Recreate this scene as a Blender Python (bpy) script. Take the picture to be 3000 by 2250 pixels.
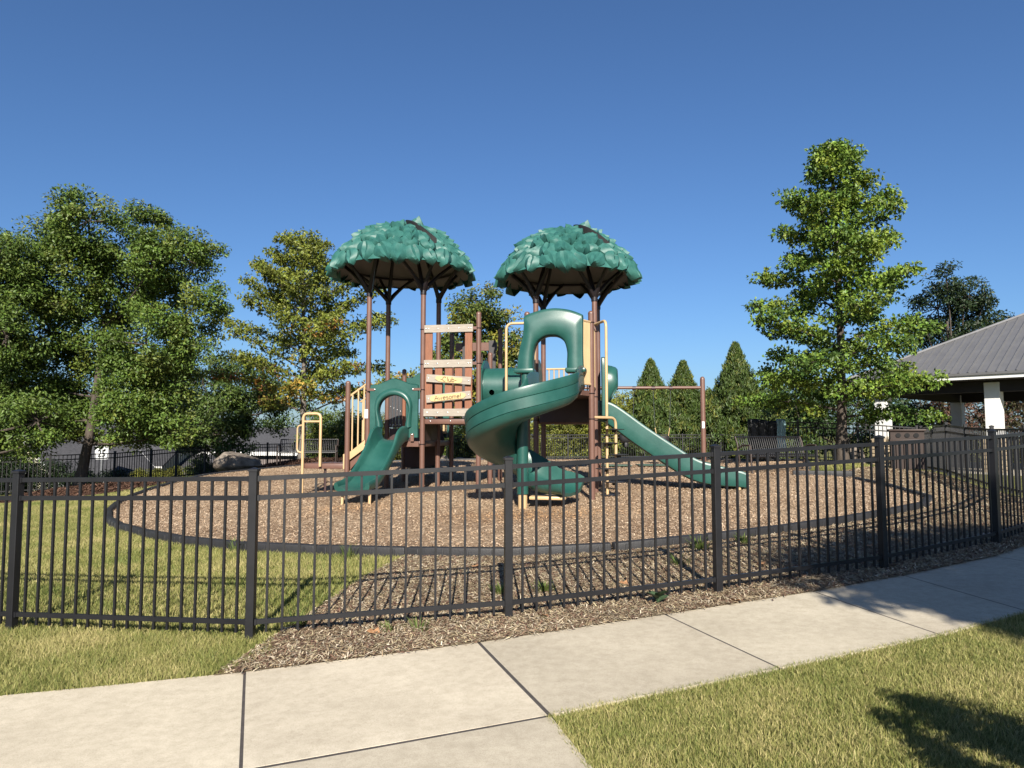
import bpy, bmesh, math, random
import numpy as np
from mathutils import Vector, Matrix
random.seed(7); rng = np.random.default_rng(11)
R = math.radians
sc = bpy.context.scene; col = sc.collection
for o in list(bpy.data.objects): bpy.data.objects.remove(o)

# ------------------------------------------------------------------ camera, sky, sun, exposure
EYE = 1.5
cam = bpy.data.cameras.new('camera'); cam.sensor_width = 36; cam.lens = 25.2; cam.clip_end = 3000; cam.clip_start = .05
camo = bpy.data.objects.new('camera', cam); col.objects.link(camo)
camo.location = (0, 0, EYE); camo.rotation_euler = (R(94), 0, 0); sc.camera = camo
SUN_EL, SUN_X = 31, -.045                       # shadows run straight ahead, a touch to the left
w = bpy.data.worlds.new('World'); sc.world = w; w.use_nodes = True
nt = w.node_tree; sky = nt.nodes.new('ShaderNodeTexSky'); sky.sky_type = 'NISHITA'; sky.sun_disc = False
sky.sun_elevation = R(SUN_EL); sky.sun_rotation = R(180 - math.degrees(math.atan(SUN_X)))
sky.altitude = 100; sky.air_density = 1.0; sky.dust_density = .9; sky.ozone_density = 9
nt.links.new(sky.outputs[0], nt.nodes['Background'].inputs[0]); nt.nodes['Background'].inputs[1].default_value = .0565
sl = bpy.data.lights.new('sun', 'SUN'); sl.energy = 5.0; sl.angle = R(.53); sl.color = (1, .93, .82)
so = bpy.data.objects.new('sun', sl); col.objects.link(so)
sd = Vector((SUN_X, 1, -math.tan(R(SUN_EL)))); so.rotation_euler = sd.to_track_quat('-Z', 'Y').to_euler(); so.location = (0, -20, 20)
sc.cycles.max_bounces = 6; sc.cycles.diffuse_bounces = 3
sc.view_settings.view_transform = 'Standard'; sc.view_settings.look = 'None'
sc.view_settings.exposure = 1.15; sc.view_settings.gamma = 1; sc.view_settings.use_curve_mapping = False

# ------------------------------------------------------------------ terrain
CP = np.array([(-4.13,6.04,-1.61),(-2.02,5.65,-1.575),(-.03,5.94,-1.495),(1.82,6.44,-1.405),(3.64,7.13,-1.325),(5.56,8.32,-1.26),
(0,3.5,-1.51),(-3,3.5,-1.61),(3,4,-1.39),(0,0,-1.5),(5,0,-1.36),(-6,0,-1.66),(-8,7,-1.72),(8,7,-1.17),
(-1,8.6,-1.45),(2.25,8.6,-1.33),(4.7,9.9,-1.24),(7,11.9,-1.16),(7.7,15.3,-1.1),(-8,14,-1.56),(-3,15,-1.32),(1.5,13.3,-1.25),(-4.4,16.5,-1.34),
(5.8,21.7,-.97),(2,25,-.95),(6,25,-.93),(-8.4,20,-1.2),(-8.75,17.5,-1.4),(-7.3,24,-1.13),(-11.8,20,-1.6),(-15.6,24,-1.95),(-13.2,25,-1.85),(-14,30,-1.85),(-10.9,36,-1.7),(-8.1,28,-1.28),
(3,36,-1.25),(9.4,36,-1.25),(8.9,19.5,-.8),(6.5,17,-1.02),(12,20,-1.08),(10.2,15,-1.13),(14,22,-1.1),(0,30,-1.0),(-25,20,-2.3),(-25,40,-3.2),(-12,45,-2.6),(0,48,-1.6),(14,48,-1.5),(25,25,-1.1),(20,8,-.9),(-20,0,-2.0),(0,-10,-1.5),(30,45,-1.4),(-10,60,-3.2),(12,60,-2)])
def _k(d): return -np.sqrt(d*d + .8)
_n = len(CP); _A = np.zeros((_n+3, _n+3)); _A[:_n, :_n] = _k(np.hypot(CP[:,None,0]-CP[None,:,0], CP[:,None,1]-CP[None,:,1]))
_A[:_n, _n] = 1; _A[:_n, _n+1:] = CP[:, :2]; _A[_n, :_n] = 1; _A[_n+1:, :_n] = CP[:, :2].T
_W = np.linalg.solve(_A, np.r_[CP[:, 2], 0, 0, 0])
def gz(x, y):
    x = np.asarray(x, float); y = np.asarray(y, float)
    d = np.hypot(x[..., None]-CP[:, 0], y[..., None]-CP[:, 1])
    z = _k(d) @ _W[:_n] + _W[-3] + _W[-2]*x + _W[-1]*y
    t = np.clip((np.hypot(x, y-20)-40)/40, 0, 1)
    return z*(1-t) + (-3.0)*t + EYE
def G(x, y): return float(gz(x, y))
def bx(px, py, Y): return Vector(((px-1500)*Y/2100, Y, (1272-py)*Y/2100 + EYE))   # a point of the place from where it is seen and how far off it is

# ------------------------------------------------------------------ materials
def N(t, ty, **k):
    n = t.nodes.new(ty)
    for a, b in k.items(): setattr(n, a, b)
    return n
MATS = {}
AL = .78                                        # painted and plastic surfaces sit a little below their swatch values
def mat(name, c, rough=.6, var=.12, scale=6, bump=0, bscale=40, metal=0, spec=.4, coat=0, c2=None, detail=5, stretch=None, dirt=None):
    if name in MATS: return MATS[name]
    c = [x*AL for x in c]; c2 = [x*AL for x in c2] if c2 else None
    m = bpy.data.materials.new(name); m.use_nodes = True; t = m.node_tree; b = t.nodes['Principled BSDF']
    b.inputs['Roughness'].default_value = rough; b.inputs['Metallic'].default_value = metal
    b.inputs['Specular IOR Level'].default_value = spec; b.inputs['Coat Weight'].default_value = coat
    tc = N(t, 'ShaderNodeTexCoord'); src = tc.outputs['Object']
    if stretch:
        mp = N(t, 'ShaderNodeMapping'); mp.inputs['Scale'].default_value = stretch; t.links.new(src, mp.inputs[0]); src = mp.outputs[0]
    no = N(t, 'ShaderNodeTexNoise'); no.inputs['Scale'].default_value = scale; no.inputs['Detail'].default_value = detail; no.inputs['Roughness'].default_value = .65
    t.links.new(src, no.inputs['Vector'])
    ra = N(t, 'ShaderNodeValToRGB'); e = ra.color_ramp.elements; e[0].position = .3; e[1].position = .7
    c2 = c2 or [min(1, x*(1+var)) for x in c]; lo = [x*(1-var) for x in c]
    e[0].color = (*lo, 1); e[1].color = (*c2, 1)
    t.links.new(no.outputs[0], ra.inputs[0]); t.links.new(ra.outputs[0], b.inputs['Base Color'])
    mr = N(t, 'ShaderNodeMapRange'); mr.inputs[3].default_value = max(.05, rough-.1); mr.inputs[4].default_value = min(1, rough+.1)
    t.links.new(no.outputs[0], mr.inputs[0]); t.links.new(mr.outputs[0], b.inputs['Roughness'])
    if bump:
        n2 = N(t, 'ShaderNodeTexNoise'); n2.inputs['Scale'].default_value = bscale; n2.inputs['Detail'].default_value = 6
        t.links.new(src, n2.inputs['Vector'])
        bp = N(t, 'ShaderNodeBump'); bp.inputs['Strength'].default_value = bump; bp.inputs['Distance'].default_value = .02
        t.links.new(n2.outputs[0], bp.inputs['Height']); t.links.new(bp.outputs[0], b.inputs['Normal'])
    MATS[name] = m; return m
def leafmat(name, rough=.5, trans=.3, spec=.3):
    """colour comes from the leaf's own tint attribute"""
    m = bpy.data.materials.new(name); m.use_nodes = True; t = m.node_tree; b = t.nodes['Principled BSDF']
    at = N(t, 'ShaderNodeAttribute', attribute_name='tint'); t.links.new(at.outputs['Color'], b.inputs['Base Color'])
    b.inputs['Roughness'].default_value = rough; b.inputs['Specular IOR Level'].default_value = spec
    if trans:
        tr = N(t, 'ShaderNodeBsdfTranslucent'); mx = N(t, 'ShaderNodeMixShader'); mx.inputs[0].default_value = trans
        t.links.new(at.outputs['Color'], tr.inputs[0]); t.links.new(b.outputs[0], mx.inputs[1]); t.links.new(tr.outputs[0], mx.inputs[2])
        t.links.new(mx.outputs[0], t.nodes['Material Output'].inputs[0])
    return m
M = dict(
 black=mat('black_aluminium', (.0125,.0125,.0145), .42, .2, 3, spec=.4),
 blackfar=mat('black_fence_paint', (.012,.012,.014), .5, .1, 3),
 brown=mat('brown_powder_coat', (.150,.078,.058), .42, .10, 4, spec=.45),
 dkbrown=mat('dark_brown_steel', (.055,.030,.028), .45, .15, 5),
 bracket=mat('bracket_steel', (.014,.010,.012), .4, .15, 5),
 green=mat('green_plastic', (.011,.074,.060), .38, .12, 2.2, bump=.06, bscale=120, spec=.5, c2=(.024,.104,.086), detail=10),
 canopy=mat('canopy_plastic', (.022,.112,.095), .50, .22, 3.5, bump=.08, bscale=60, spec=.35, c2=(.045,.165,.14)),
 under=mat('canopy_underside', (.24,.225,.215), .7, .15, 3),
 tan=mat('tan_powder_coat', (.54,.375,.20), .4, .08, 4, spec=.45),
 plank=mat('red_brown_plank', (.23,.092,.048), .65, .2, 9, bump=.25, bscale=18, stretch=(6,6,.6)),
 board=mat('grey_tan_board', (.33,.29,.24), .65, .18, 9, bump=.3, bscale=18, stretch=(.6,6,6)),
 rubber=mat('grey_rubber_plank', (.055,.050,.052), .6, .25, 9, stretch=(6,6,.6)),
 yellow=mat('yellow_panel', (.58,.42,.20), .5, .06, 6),
 ink=mat('engraved_line', (.045,.03,.015), .7, .1, 6),
 bolt=mat('bolt_steel', (.55,.55,.55), .3, .1, 8, metal=.9),
 hole=mat('dark_hole', (.006,.006,.007), .8, .1, 4),
 white=mat('white_paint', (.74,.74,.73), .55, .06, 5, bump=.05, bscale=30),
 sticker=mat('white_label', (.70,.71,.72), .5, .05, 5),
 letter=mat('sign_black', (.015,.015,.015), .5, .1, 5),
 concrete=mat('concrete', (.56,.505,.41), .85, .10, 2.2, bump=.35, bscale=260, spec=.2, detail=9),
 joint=mat('joint_filler', (.07,.06,.055), .9, .3, 20),
 border=mat('border_plastic', (.022,.022,.024), .6, .25, 6, bump=.2, bscale=60),
 bark=mat('bark', (.085,.070,.058), .9, .35, 5, bump=.9, bscale=18, stretch=(3,3,.6), spec=.15),
 barkgrey=mat('bark_grey', (.17,.15,.13), .9, .35, 5, bump=.9, bscale=18, stretch=(3,3,.6), spec=.15),
 stone=mat('boulder_stone', (.20,.155,.12), .9, .55, 3.2, bump=1, bscale=9, spec=.2, c2=(.34,.29,.24)),
 fieldstone=mat('field_stone', (.42,.33,.22), .85, .3, 4, bump=.6, bscale=25),
 mortar=mat('mortar', (.34,.30,.25), .9, .2, 10),
 metalroof=mat('grey_metal_roof', (.155,.155,.160), .42, .1, 2.5, metal=.15),
 soffit=mat('dark_stained_beam', (.022,.018,.018), .7, .2, 6),
 shingle=mat('grey_shingles', (.062,.062,.068), .9, .35, 9, bump=.4, bscale=40),
 siding=mat('cream_siding', (.66,.62,.44), .6, .05, 3), brick=mat('brown_siding', (.21,.175,.165), .8, .15, 4),
 glass=mat('window_glass', (.03,.035,.04), .08, .1, 3, spec=.6),
 trash=mat('brown_recycled_slat', (.038,.024,.019), .6, .2, 6), bench=mat('black_coated_steel', (.014,.014,.016), .4, .2, 5),  # litter bin slats darkened in colour, standing in for shade there
 chain=mat('chain_steel', (.35,.35,.36), .35, .1, 9, metal=.8), mat_=mat('green_rubber_mat', (.06,.10,.075), .9, .2, 8),
 tarp=mat('black_tarp', (.02,.022,.024), .6, .3, 3), towel=mat('pale_blue_towel', (.26,.42,.47), .95, .15, 8, bump=.4, bscale=60),
 asphalt=mat('asphalt', (.06,.06,.062), .9, .2, 8),
)
M['leaf'] = leafmat('leaf', .45, .28); M['grass'] = leafmat('grass_blade', .55, .2, .2); M['chip'] = leafmat('wood_chip', .85, 0, .15)

def concrete_material():
    m = bpy.data.materials.new('worn_concrete'); m.use_nodes = True; t = m.node_tree; b = t.nodes['Principled BSDF']; b.inputs['Roughness'].default_value = .88; b.inputs['Specular IOR Level'].default_value = .2
    tc = N(t, 'ShaderNodeTexCoord'); oi = N(t, 'ShaderNodeObjectInfo'); f = []
    for sc_, de, ro in ((1.1,6,.6),(14,8,.7),(160,4,.8)):
        n = N(t, 'ShaderNodeTexNoise'); n.inputs['Scale'].default_value = sc_; n.inputs['Detail'].default_value = de; n.inputs['Roughness'].default_value = ro; t.links.new(tc.outputs['Object'], n.inputs['Vector']); f.append(n)
    def mx(a, fac, c_, blend='MULTIPLY'):
        q = N(t, 'ShaderNodeMix', data_type='RGBA', blend_type=blend); q.inputs[0].default_value = fac; t.links.new(a, q.inputs[6]); t.links.new(c_, q.inputs[7]); return q.outputs[2]
    def ramp(src, p0, c0_, p1, c1_):
        ra = N(t, 'ShaderNodeValToRGB'); e = ra.color_ramp.elements; e[0].position = p0; e[0].color = (*c0_, 1); e[1].position = p1; e[1].color = (*c1_, 1); t.links.new(src, ra.inputs[0]); return ra.outputs[0]
    base = oi.outputs['Color']
    c_ = mx(base, .75, ramp(f[0].outputs[0], .36, (.80,.79,.78), .62, (1,1,1))); c_ = mx(c_, .8, ramp(f[1].outputs[0], .35, (.80,.79,.77), .6, (1,1,1))); c_ = mx(c_, .9, ramp(f[2].outputs[0], .30, (.66,.64,.60), .52, (1.04,1.04,1.04)))
    t.links.new(c_, b.inputs['Base Color']); bp = N(t, 'ShaderNodeBump'); bp.inputs['Strength'].default_value = .35; bp.inputs['Distance'].default_value = .006; t.links.new(f[2].outputs[0], bp.inputs['Height']); t.links.new(bp.outputs[0], b.inputs['Normal']); return m
M['slab'] = concrete_material()
def ground_material(name, stops, scale, bump, fine):
    m = bpy.data.materials.new(name); m.use_nodes = True; t = m.node_tree; b = t.nodes['Principled BSDF']
    b.inputs['Roughness'].default_value = .95; b.inputs['Specular IOR Level'].default_value = .1
    tc = N(t, 'ShaderNodeTexCoord')
    n1 = N(t, 'ShaderNodeTexNoise'); n1.inputs['Scale'].default_value = fine; n1.inputs['Detail'].default_value = 8; n1.inputs['Roughness'].default_value = .75
    n2 = N(t, 'ShaderNodeTexNoise'); n2.inputs['Scale'].default_value = scale; n2.inputs['Detail'].default_value = 4
    for n in (n1, n2): t.links.new(tc.outputs['Object'], n.inputs['Vector'])
    ad = N(t, 'ShaderNodeMath', operation='MULTIPLY_ADD'); ad.inputs[1].default_value = .45; 
    t.links.new(n2.outputs[0], ad.inputs[0]); 
    mu = N(t, 'ShaderNodeMath', operation='MULTIPLY'); mu.inputs[1].default_value = .55; t.links.new(n1.outputs[0], mu.inputs[0]); t.links.new(mu.outputs[0], ad.inputs[2])
    ra = N(t, 'ShaderNodeValToRGB'); e = ra.color_ramp.elements
    while len(e) < len(stops): e.new(.5)
    for k, (p, c) in enumerate(stops): e[k].position = p; e[k].color = (c[0]*AL, c[1]*AL, c[2]*AL, 1)
    t.links.new(ad.outputs[0], ra.inputs[0]); t.links.new(ra.outputs[0], b.inputs['Base Color'])
    bp = N(t, 'ShaderNodeBump'); bp.inputs['Strength'].default_value = bump; bp.inputs['Distance'].default_value = .03
    t.links.new(n1.outputs[0], bp.inputs['Height']); t.links.new(bp.outputs[0], b.inputs['Normal'])
    return m
M['lawn'] = ground_material('lawn_soil', [(.36,(.075,.085,.022)),(.5,(.15,.155,.045)),(.64,(.25,.225,.085))], .7, .6, 60)
M['mulch'] = ground_material('wood_chip_bed', [(.34,(.14,.088,.053)),(.46,(.31,.21,.135)),(.55,(.42,.305,.20)),(.66,(.56,.44,.32))], .5, .9, 75)
M['darkmulch'] = ground_material('dark_bark_mulch', [(.36,(.03,.017,.012)),(.52,(.085,.045,.03)),(.66,(.17,.10,.065))], .8, .9, 40)

# ------------------------------------------------------------------ object helpers
def link(name, me, m=None, parent=None):
    o = bpy.data.objects.new(name, me); col.objects.link(o)
    if m is not None and me is not None and not me.materials: me.materials.append(m)
    if parent is not None: o.parent = parent
    return o
def tag(o, label=None, cat=None, group=None, kind=None):
    if label: o['label'] = label
    if cat: o['category'] = cat
    if group: o['group'] = group
    if kind: o['kind'] = kind
    return o
def thing(name, label, cat, loc=(0,0,0), rz=0, group=None):
    o = bpy.data.objects.new(name, None); col.objects.link(o); o.location = loc; o.rotation_euler = (0, 0, rz); o.empty_display_size = .2
    return tag(o, label, cat, group)
def put(me, name, parent, loc=(0,0,0), rot=(0,0,0), s=(1,1,1)):
    o = bpy.data.objects.new(name, me); col.objects.link(o); o.parent = parent; o.location = loc; o.rotation_euler = rot; o.scale = s; return o
class MB:
    def __init__(s): s.v = []; s.f = []
    def add(s, v, f):
        n = len(s.v); s.v += [tuple(p) for p in v]; s.f += [tuple(i+n for i in q) for q in f]; return s
    def box(s, a, b, mtx=None, bev=0):
        x0,y0,z0 = a; x1,y1,z1 = b
        if bev:
            bm = bmesh.new(); bmesh.ops.create_cube(bm, size=1)
            for q in bm.verts: q.co = Vector(((x0+x1)/2+q.co.x*(x1-x0), (y0+y1)/2+q.co.y*(y1-y0), (z0+z1)/2+q.co.z*(z1-z0)))
            bmesh.ops.bevel(bm, geom=bm.edges[:], offset=bev, segments=2, affect='EDGES', profile=.5)
            bm.verts.index_update(); v = [q.co.copy() for q in bm.verts]; f = [[q.index for q in fc.verts] for fc in bm.faces]; bm.free()
        else:
            v = [Vector(p) for p in ((x0,y0,z0),(x1,y0,z0),(x1,y1,z0),(x0,y1,z0),(x0,y0,z1),(x1,y0,z1),(x1,y1,z1),(x0,y1,z1))]
            f = [(3,2,1,0),(4,5,6,7),(0,1,5,4),(1,2,6,5),(2,3,7,6),(3,0,4,7)]
        if mtx is not None: v = [mtx @ p for p in v]
        return s.add(v, f)
    def tube(s, pts, r, n=10, cap=True, ry=None):
        pts = [Vector(p) for p in pts]; rs = r if isinstance(r, (list, tuple)) else [r]*len(pts)
        V = []; up = None
        for i, p in enumerate(pts):
            d = (pts[min(i+1, len(pts)-1)] - pts[max(i-1, 0)]).normalized()
            if up is None: up = Vector((0,0,1)) if abs(d.z) < .9 else Vector((1,0,0))
            sx = d.cross(up); 
            if sx.length < 1e-5: sx = d.cross(Vector((0,1,0)))
            sx.normalize(); up = sx.cross(d).normalized()
            for k in range(n):
                a = 2*math.pi*k/n; V.append(p + sx*math.cos(a)*rs[i] + up*math.sin(a)*rs[i])
        F = [(i*n+k, i*n+(k+1)%n, (i+1)*n+(k+1)%n, (i+1)*n+k) for i in range(len(pts)-1) for k in range(n)]
        if cap: F += [tuple(range(n))[::-1], tuple((len(pts)-1)*n+k for k in range(n))]
        return s.add(V, F)
    def lathe(s, prof, n=24, c=(0,0,0)):
        V = [(c[0]+r*math.cos(2*math.pi*k/n), c[1]+r*math.sin(2*math.pi*k/n), c[2]+z) for r, z in prof for k in range(n)]
        F = [(i*n+k, i*n+(k+1)%n, (i+1)*n+(k+1)%n, (i+1)*n+k) for i in range(len(prof)-1) for k in range(n)]
        F += [tuple(range(n))[::-1], tuple((len(prof)-1)*n+k for k in range(n))]
        return s.add(V, F)
    def sweep(s, secs, closed=True, cap=True):
        """secs: list of equal-length point loops"""
        n = len(secs[0]); V = [p for q in secs for p in q]; m = n if closed else n-1
        F = [(i*n+k, i*n+(k+1)%n, (i+1)*n+(k+1)%n, (i+1)*n+k) for i in range(len(secs)-1) for k in range(m)]
        if cap and closed: F += [tuple(range(n))[::-1], tuple((len(secs)-1)*n+k for k in range(n))]
        return s.add(V, F)
    def prism(s, outline, z0, z1, mtx=None):
        n = len(outline); V = [Vector((x, y, z0)) for x, y in outline] + [Vector((x, y, z1)) for x, y in outline]
        if mtx is not None: V = [mtx @ p for p in V]
        return s.add(V, [tuple(range(n))[::-1], tuple(range(n, 2*n))] + [(i, (i+1) % n, n+(i+1) % n, n+i) for i in range(n)])
    def mesh(s, name, m, smooth=False, ang=None):
        me = bpy.data.meshes.new(name); me.from_pydata([tuple(p) for p in s.v], [], s.f); me.materials.append(m)
        bm = bmesh.new(); bm.from_mesh(me); bmesh.ops.recalc_face_normals(bm, faces=bm.faces[:])
        for f in bm.faces: f.smooth = smooth
        if smooth and ang:
            for e in bm.edges:
                if len(e.link_faces) == 2 and e.calc_face_angle(0) > R(ang): e.smooth = False
        bm.to_mesh(me); bm.free(); me.update(); return me
    def build(s, name, m, parent=None, smooth=False, ang=40):
        return link(name, s.mesh(name, m, smooth, ang), None, parent)
def bulk(name, V, F, m, tint=None, smooth=False):
    """V (n,3), F (k,3|4) numpy -> mesh, tint per vertex rgb"""
    V = np.asarray(V, np.float32); F = np.asarray(F, np.int32); k = F.shape[1]
    me = bpy.data.meshes.new(name); me.vertices.add(len(V)); me.vertices.foreach_set('co', V.ravel())
    me.loops.add(F.size); me.loops.foreach_set('vertex_index', F.ravel())
    me.polygons.add(len(F)); me.polygons.foreach_set('loop_start', np.arange(0, F.size, k, dtype=np.int32)); me.polygons.foreach_set('loop_total', np.full(len(F), k, np.int32))
    if smooth: me.polygons.foreach_set('use_smooth', np.ones(len(F), bool))
    me.update(calc_edges=True)
    if tint is not None:
        a = me.color_attributes.new('tint', 'FLOAT_COLOR', 'POINT'); a.data.foreach_set('color', np.c_[tint, np.ones(len(V))].astype(np.float32).ravel())
    me.materials.append(m); return me
def bend(p0, corner, p1, r, n=6):
    """rounded corner"""
    p0, c, p1 = Vector(p0), Vector(corner), Vector(p1); a = c + (p0-c).normalized()*r; b = c + (p1-c).normalized()*r
    return [a*(1-t)**2 + c*2*t*(1-t) + b*t*t for t in [i/n for i in range(n+1)]]
def unit(v): return v/np.maximum(np.linalg.norm(v, axis=-1, keepdims=True), 1e-9)
def smooth_noise(x, y, s, seed=0):
    a = np.sin(x*s*1.3+seed)+np.sin(y*s*1.7+seed*2.1)+np.sin((x*.8+y*1.1)*s*2.3+seed*.7)+np.sin((x*1.4-y*.9)*s*1.9+seed*3.3)
    return a/4
def inpoly(x, y, P):
    r = np.zeros(x.shape, bool); j = len(P)-1
    for i in range(len(P)):
        xi, yi = P[i]; xj, yj = P[j]
        r ^= ((yi > y) != (yj > y)) & (x < (xj-xi)*(y-yi)/(yj-yi+1e-12)+xi); j = i
    return r
def resample(P, step, closed=False):
    P = [np.array(p, float) for p in P] + ([np.array(P[0], float)] if closed else [])
    L = np.r_[0, np.cumsum([np.linalg.norm(P[i+1]-P[i]) for i in range(len(P)-1)])]; n = max(2, int(round(L[-1]/step))+1)
    t = np.linspace(0, L[-1], n); return np.array([[np.interp(q, L, [p[k] for p in P]) for k in range(len(P[0]))] for q in t])
def rs_line(P, n):
    P = np.array(P); L = np.r_[0, np.cumsum(np.linalg.norm(np.diff(P, axis=0), axis=1))]; t = np.linspace(0, L[-1], n)
    return np.c_[np.interp(t, L, P[:,0]), np.interp(t, L, P[:,1])]
def spline(P, n=8):
    P = [np.array(p, float) for p in P]; out = []
    for i in range(len(P)-1):
        a = P[max(i-1,0)]; b = P[i]; c = P[i+1]; d = P[min(i+2, len(P)-1)]
        for k in range(n):
            t = k/n; out.append(.5*((2*b)+(c-a)*t+(2*a-5*b+4*c-d)*t*t+(3*b-a-3*c+d)*t**3))
    return out+[P[-1]]

# ------------------------------------------------------------------ ground sheet
def grid_sheet(name, xs, ys, dz, m):
    X, Y = np.meshgrid(xs, ys); V = np.c_[X.ravel(), Y.ravel(), (gz(X, Y)+dz).ravel()]
    nx, ny = len(xs), len(ys); I = np.arange(nx*ny).reshape(ny, nx)
    F = np.c_[I[:-1,:-1].ravel(), I[:-1,1:].ravel(), I[1:,1:].ravel(), I[1:,:-1].ravel()]
    return bulk(name, V, F, m, smooth=True)
xs = np.unique(np.r_[-600,-300,-150,-90,-60,-45, np.arange(-34,34.1,.4), 45,60,90,150,300,600]); ys = np.unique(np.r_[-200,-80,-40,-25, np.arange(-14,62,.4), 70,90,120,180,300,600,1200])
tag(link('ground', grid_sheet('ground', xs, ys, -.010, M['lawn'])), kind='structure')

# outline of the play area, counted round from the front left
PLAY = spline([(-7.75,13.9),(-6.78,12.3),(-5.33,10.79),(-3.83,9.65),(-1.9,8.86),(-1.05,8.64),(-.39,8.44),(.46,8.38),(1.35,8.5),(2.28,8.8),(3.01,9.1),(4.75,10.1),(6.1,11.1),(6.98,11.95),(7.45,13.6),(7.75,15.5),(7.3,17.5),(8.0,19.5),(8.2,22),(7.2,24.6),(4.5,25.4),(1,25.6),(-3,25.6),(-6.6,24.6),(-8.3,21),(-8.75,17.6),(-8.35,15.4),(-7.75,13.9)], 6)
PLAY = [tuple(p) for p in PLAY]
c0 = np.array((0., 16.)); K = 40; P_ = np.array(PLAY[:-1]); nP = len(P_)
tt = np.linspace(0, 1, K+1)[1:]; Q = c0 + (P_[None]-c0)*tt[:,None,None]; Q = Q.reshape(-1, 2)
PZ = .055
V = np.c_[Q, gz(Q[:,0], Q[:,1])+PZ]; I = np.arange(K*nP).reshape(K, nP); In = np.roll(I, -1, 1)
F = np.c_[I[:-1].ravel(), In[:-1].ravel(), In[1:].ravel(), I[1:].ravel()]
ctr = len(V); V = np.r_[V, [[*c0, G(*c0)+PZ]]]
me = bulk('playground_surface', V, np.r_[np.c_[I[0][::2], np.roll(I[0], -1)[::2], np.roll(I[0], -2)[::2], np.full(nP//2, ctr)], F], M['mulch'], smooth=True)
tag(link('playground_surface', me), kind='structure')

# ------------------------------------------------------------------ sidewalk of separate slabs
FAR = [(-9,4.1),(-3.17,4.53),(-1.77,4.87),(-.24,5.33),(1.22,5.85),(2.63,6.37),(3.68,6.85),(5.05,7.62),(6.3,8.6),(8,10.2),(9.5,12.2)]
NEAR = [(-9,2.5),(-3.3,2.95),(-1.25,3.42),(.21,3.93),(1.65,4.5),(2.95,5.02),(3.9,5.5),(5.5,6.45),(7.3,7.9),(9.3,9.6),(11,11.6)]
walk = thing('sidewalk', None, None); tag(walk, kind='structure')
TONE = [(.53,.475,.37),(.55,.49,.38),(.54,.48,.375),(.455,.405,.315),(.475,.425,.33),(.46,.41,.32),(.45,.40,.315)]      # some slabs are newer and paler
def slab(P, name='slab', top=.006):
    P = [np.array(p) for p in P]; cc = sum(P)/len(P); rows = 7
    # P = far-left, far-right, near-right, near-left
    Vv = []
    for i in range(rows):
        for j in range(rows):
            u, v = j/(rows-1), i/(rows-1); q = (P[3]*(1-u)+P[2]*u)*(1-v) + (P[0]*(1-u)+P[1]*u)*v
            e = min(u, v, 1-u, 1-v); Vv.append((q[0], q[1], G(*q)+top))
    n = rows; Ff = [(i*n+j, i*n+j+1, (i+1)*n+j+1, (i+1)*n+j) for i in range(n-1) for j in range(n-1)]
    ring = [j for j in range(n)] + [i*n+n-1 for i in range(1, n)] + [(n-1)*n+j for j in range(n-2, -1, -1)] + [i*n for i in range(n-2, 0, -1)]
    b0 = len(Vv)
    for r in ring: x, y, z = Vv[r]; Vv.append((x, y, z-.002)); 
    # rounded arris: pull the top ring in a little
    for r in ring:
        x, y, z = Vv[r]; d = np.array((cc[0]-x, cc[1]-y)); d = d/np.linalg.norm(d)*.0015; Vv[r] = (x+d[0], y+d[1], z)
    b1 = len(Vv)
    for k in range(len(ring)): x, y, z = Vv[b0+k]; Vv.append((x, y, z-.12))
    m = len(ring)
    for k in range(m):
        k2 = (k+1) % m
        Ff += [(ring[k], b0+k, b0+k2, ring[k2]), (b0+k, b1+k, b1+k2, b0+k2)]
    mb = MB(); mb.add(Vv, Ff); o = mb.build(name, M['slab'], walk, smooth=True, ang=30); o.color = (*TONE.pop(0), 1) if TONE else (.46,.41,.32,1); return o
def gapped(a, b, g):
    a, b = np.array(a), np.array(b); d = (b-a)/np.linalg.norm(b-a); return a+d*g, b-d*g
for i in range(len(FAR)-1):
    gp = .008
    fl, fr = gapped(FAR[i], FAR[i+1], gp); nl, nr = gapped(NEAR[i], NEAR[i+1], gp); k_ = .012
    gp = .006
    if i == 2: fr, nr = gapped(FAR[i], FAR[i+1], .016)[1], gapped(NEAR[i], NEAR[i+1], .016)[1]
    slab([fl, fr, nr+(fr-nr)*k_, nl+(fl-nl)*k_])
for (a, b, c, d) in [((-1.248,3.412),(.208,3.922),(.62,2.3),(-.9,2.0)), ((-.88,1.98),(.61,2.28),(1.0,.6),(-.6,.4)), ((-.58,.38),(.99,.58),(1.3,-1.2),(-.4,-1.3))]: slab([a, b, c, d])
def joint(a, b, w_):                                            # dark filler lying just under the slab tops
    a, b = np.array(a), np.array(b); d = (b-a)/np.linalg.norm(b-a); n_ = np.array((-d[1], d[0]))*w_/2; V_ = []
    for k in range(13):
        q = a+(b-a)*k/12
        for sg_ in (-1, 1): e_ = q+n_*sg_; V_.append((e_[0], e_[1], G(*e_)+.0045))
    MB().add(V_, [(2*k, 2*k+1, 2*k+3, 2*k+2) for k in range(12)]).build('joint_filler', M['joint'], walk)
for i in range(1, len(FAR)-1): joint(FAR[i], NEAR[i], .022 if i != 3 else .036)
joint((-1.25,3.418),(.21,3.93),.05); joint((-.89,1.99),(.615,2.29),.04)

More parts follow.
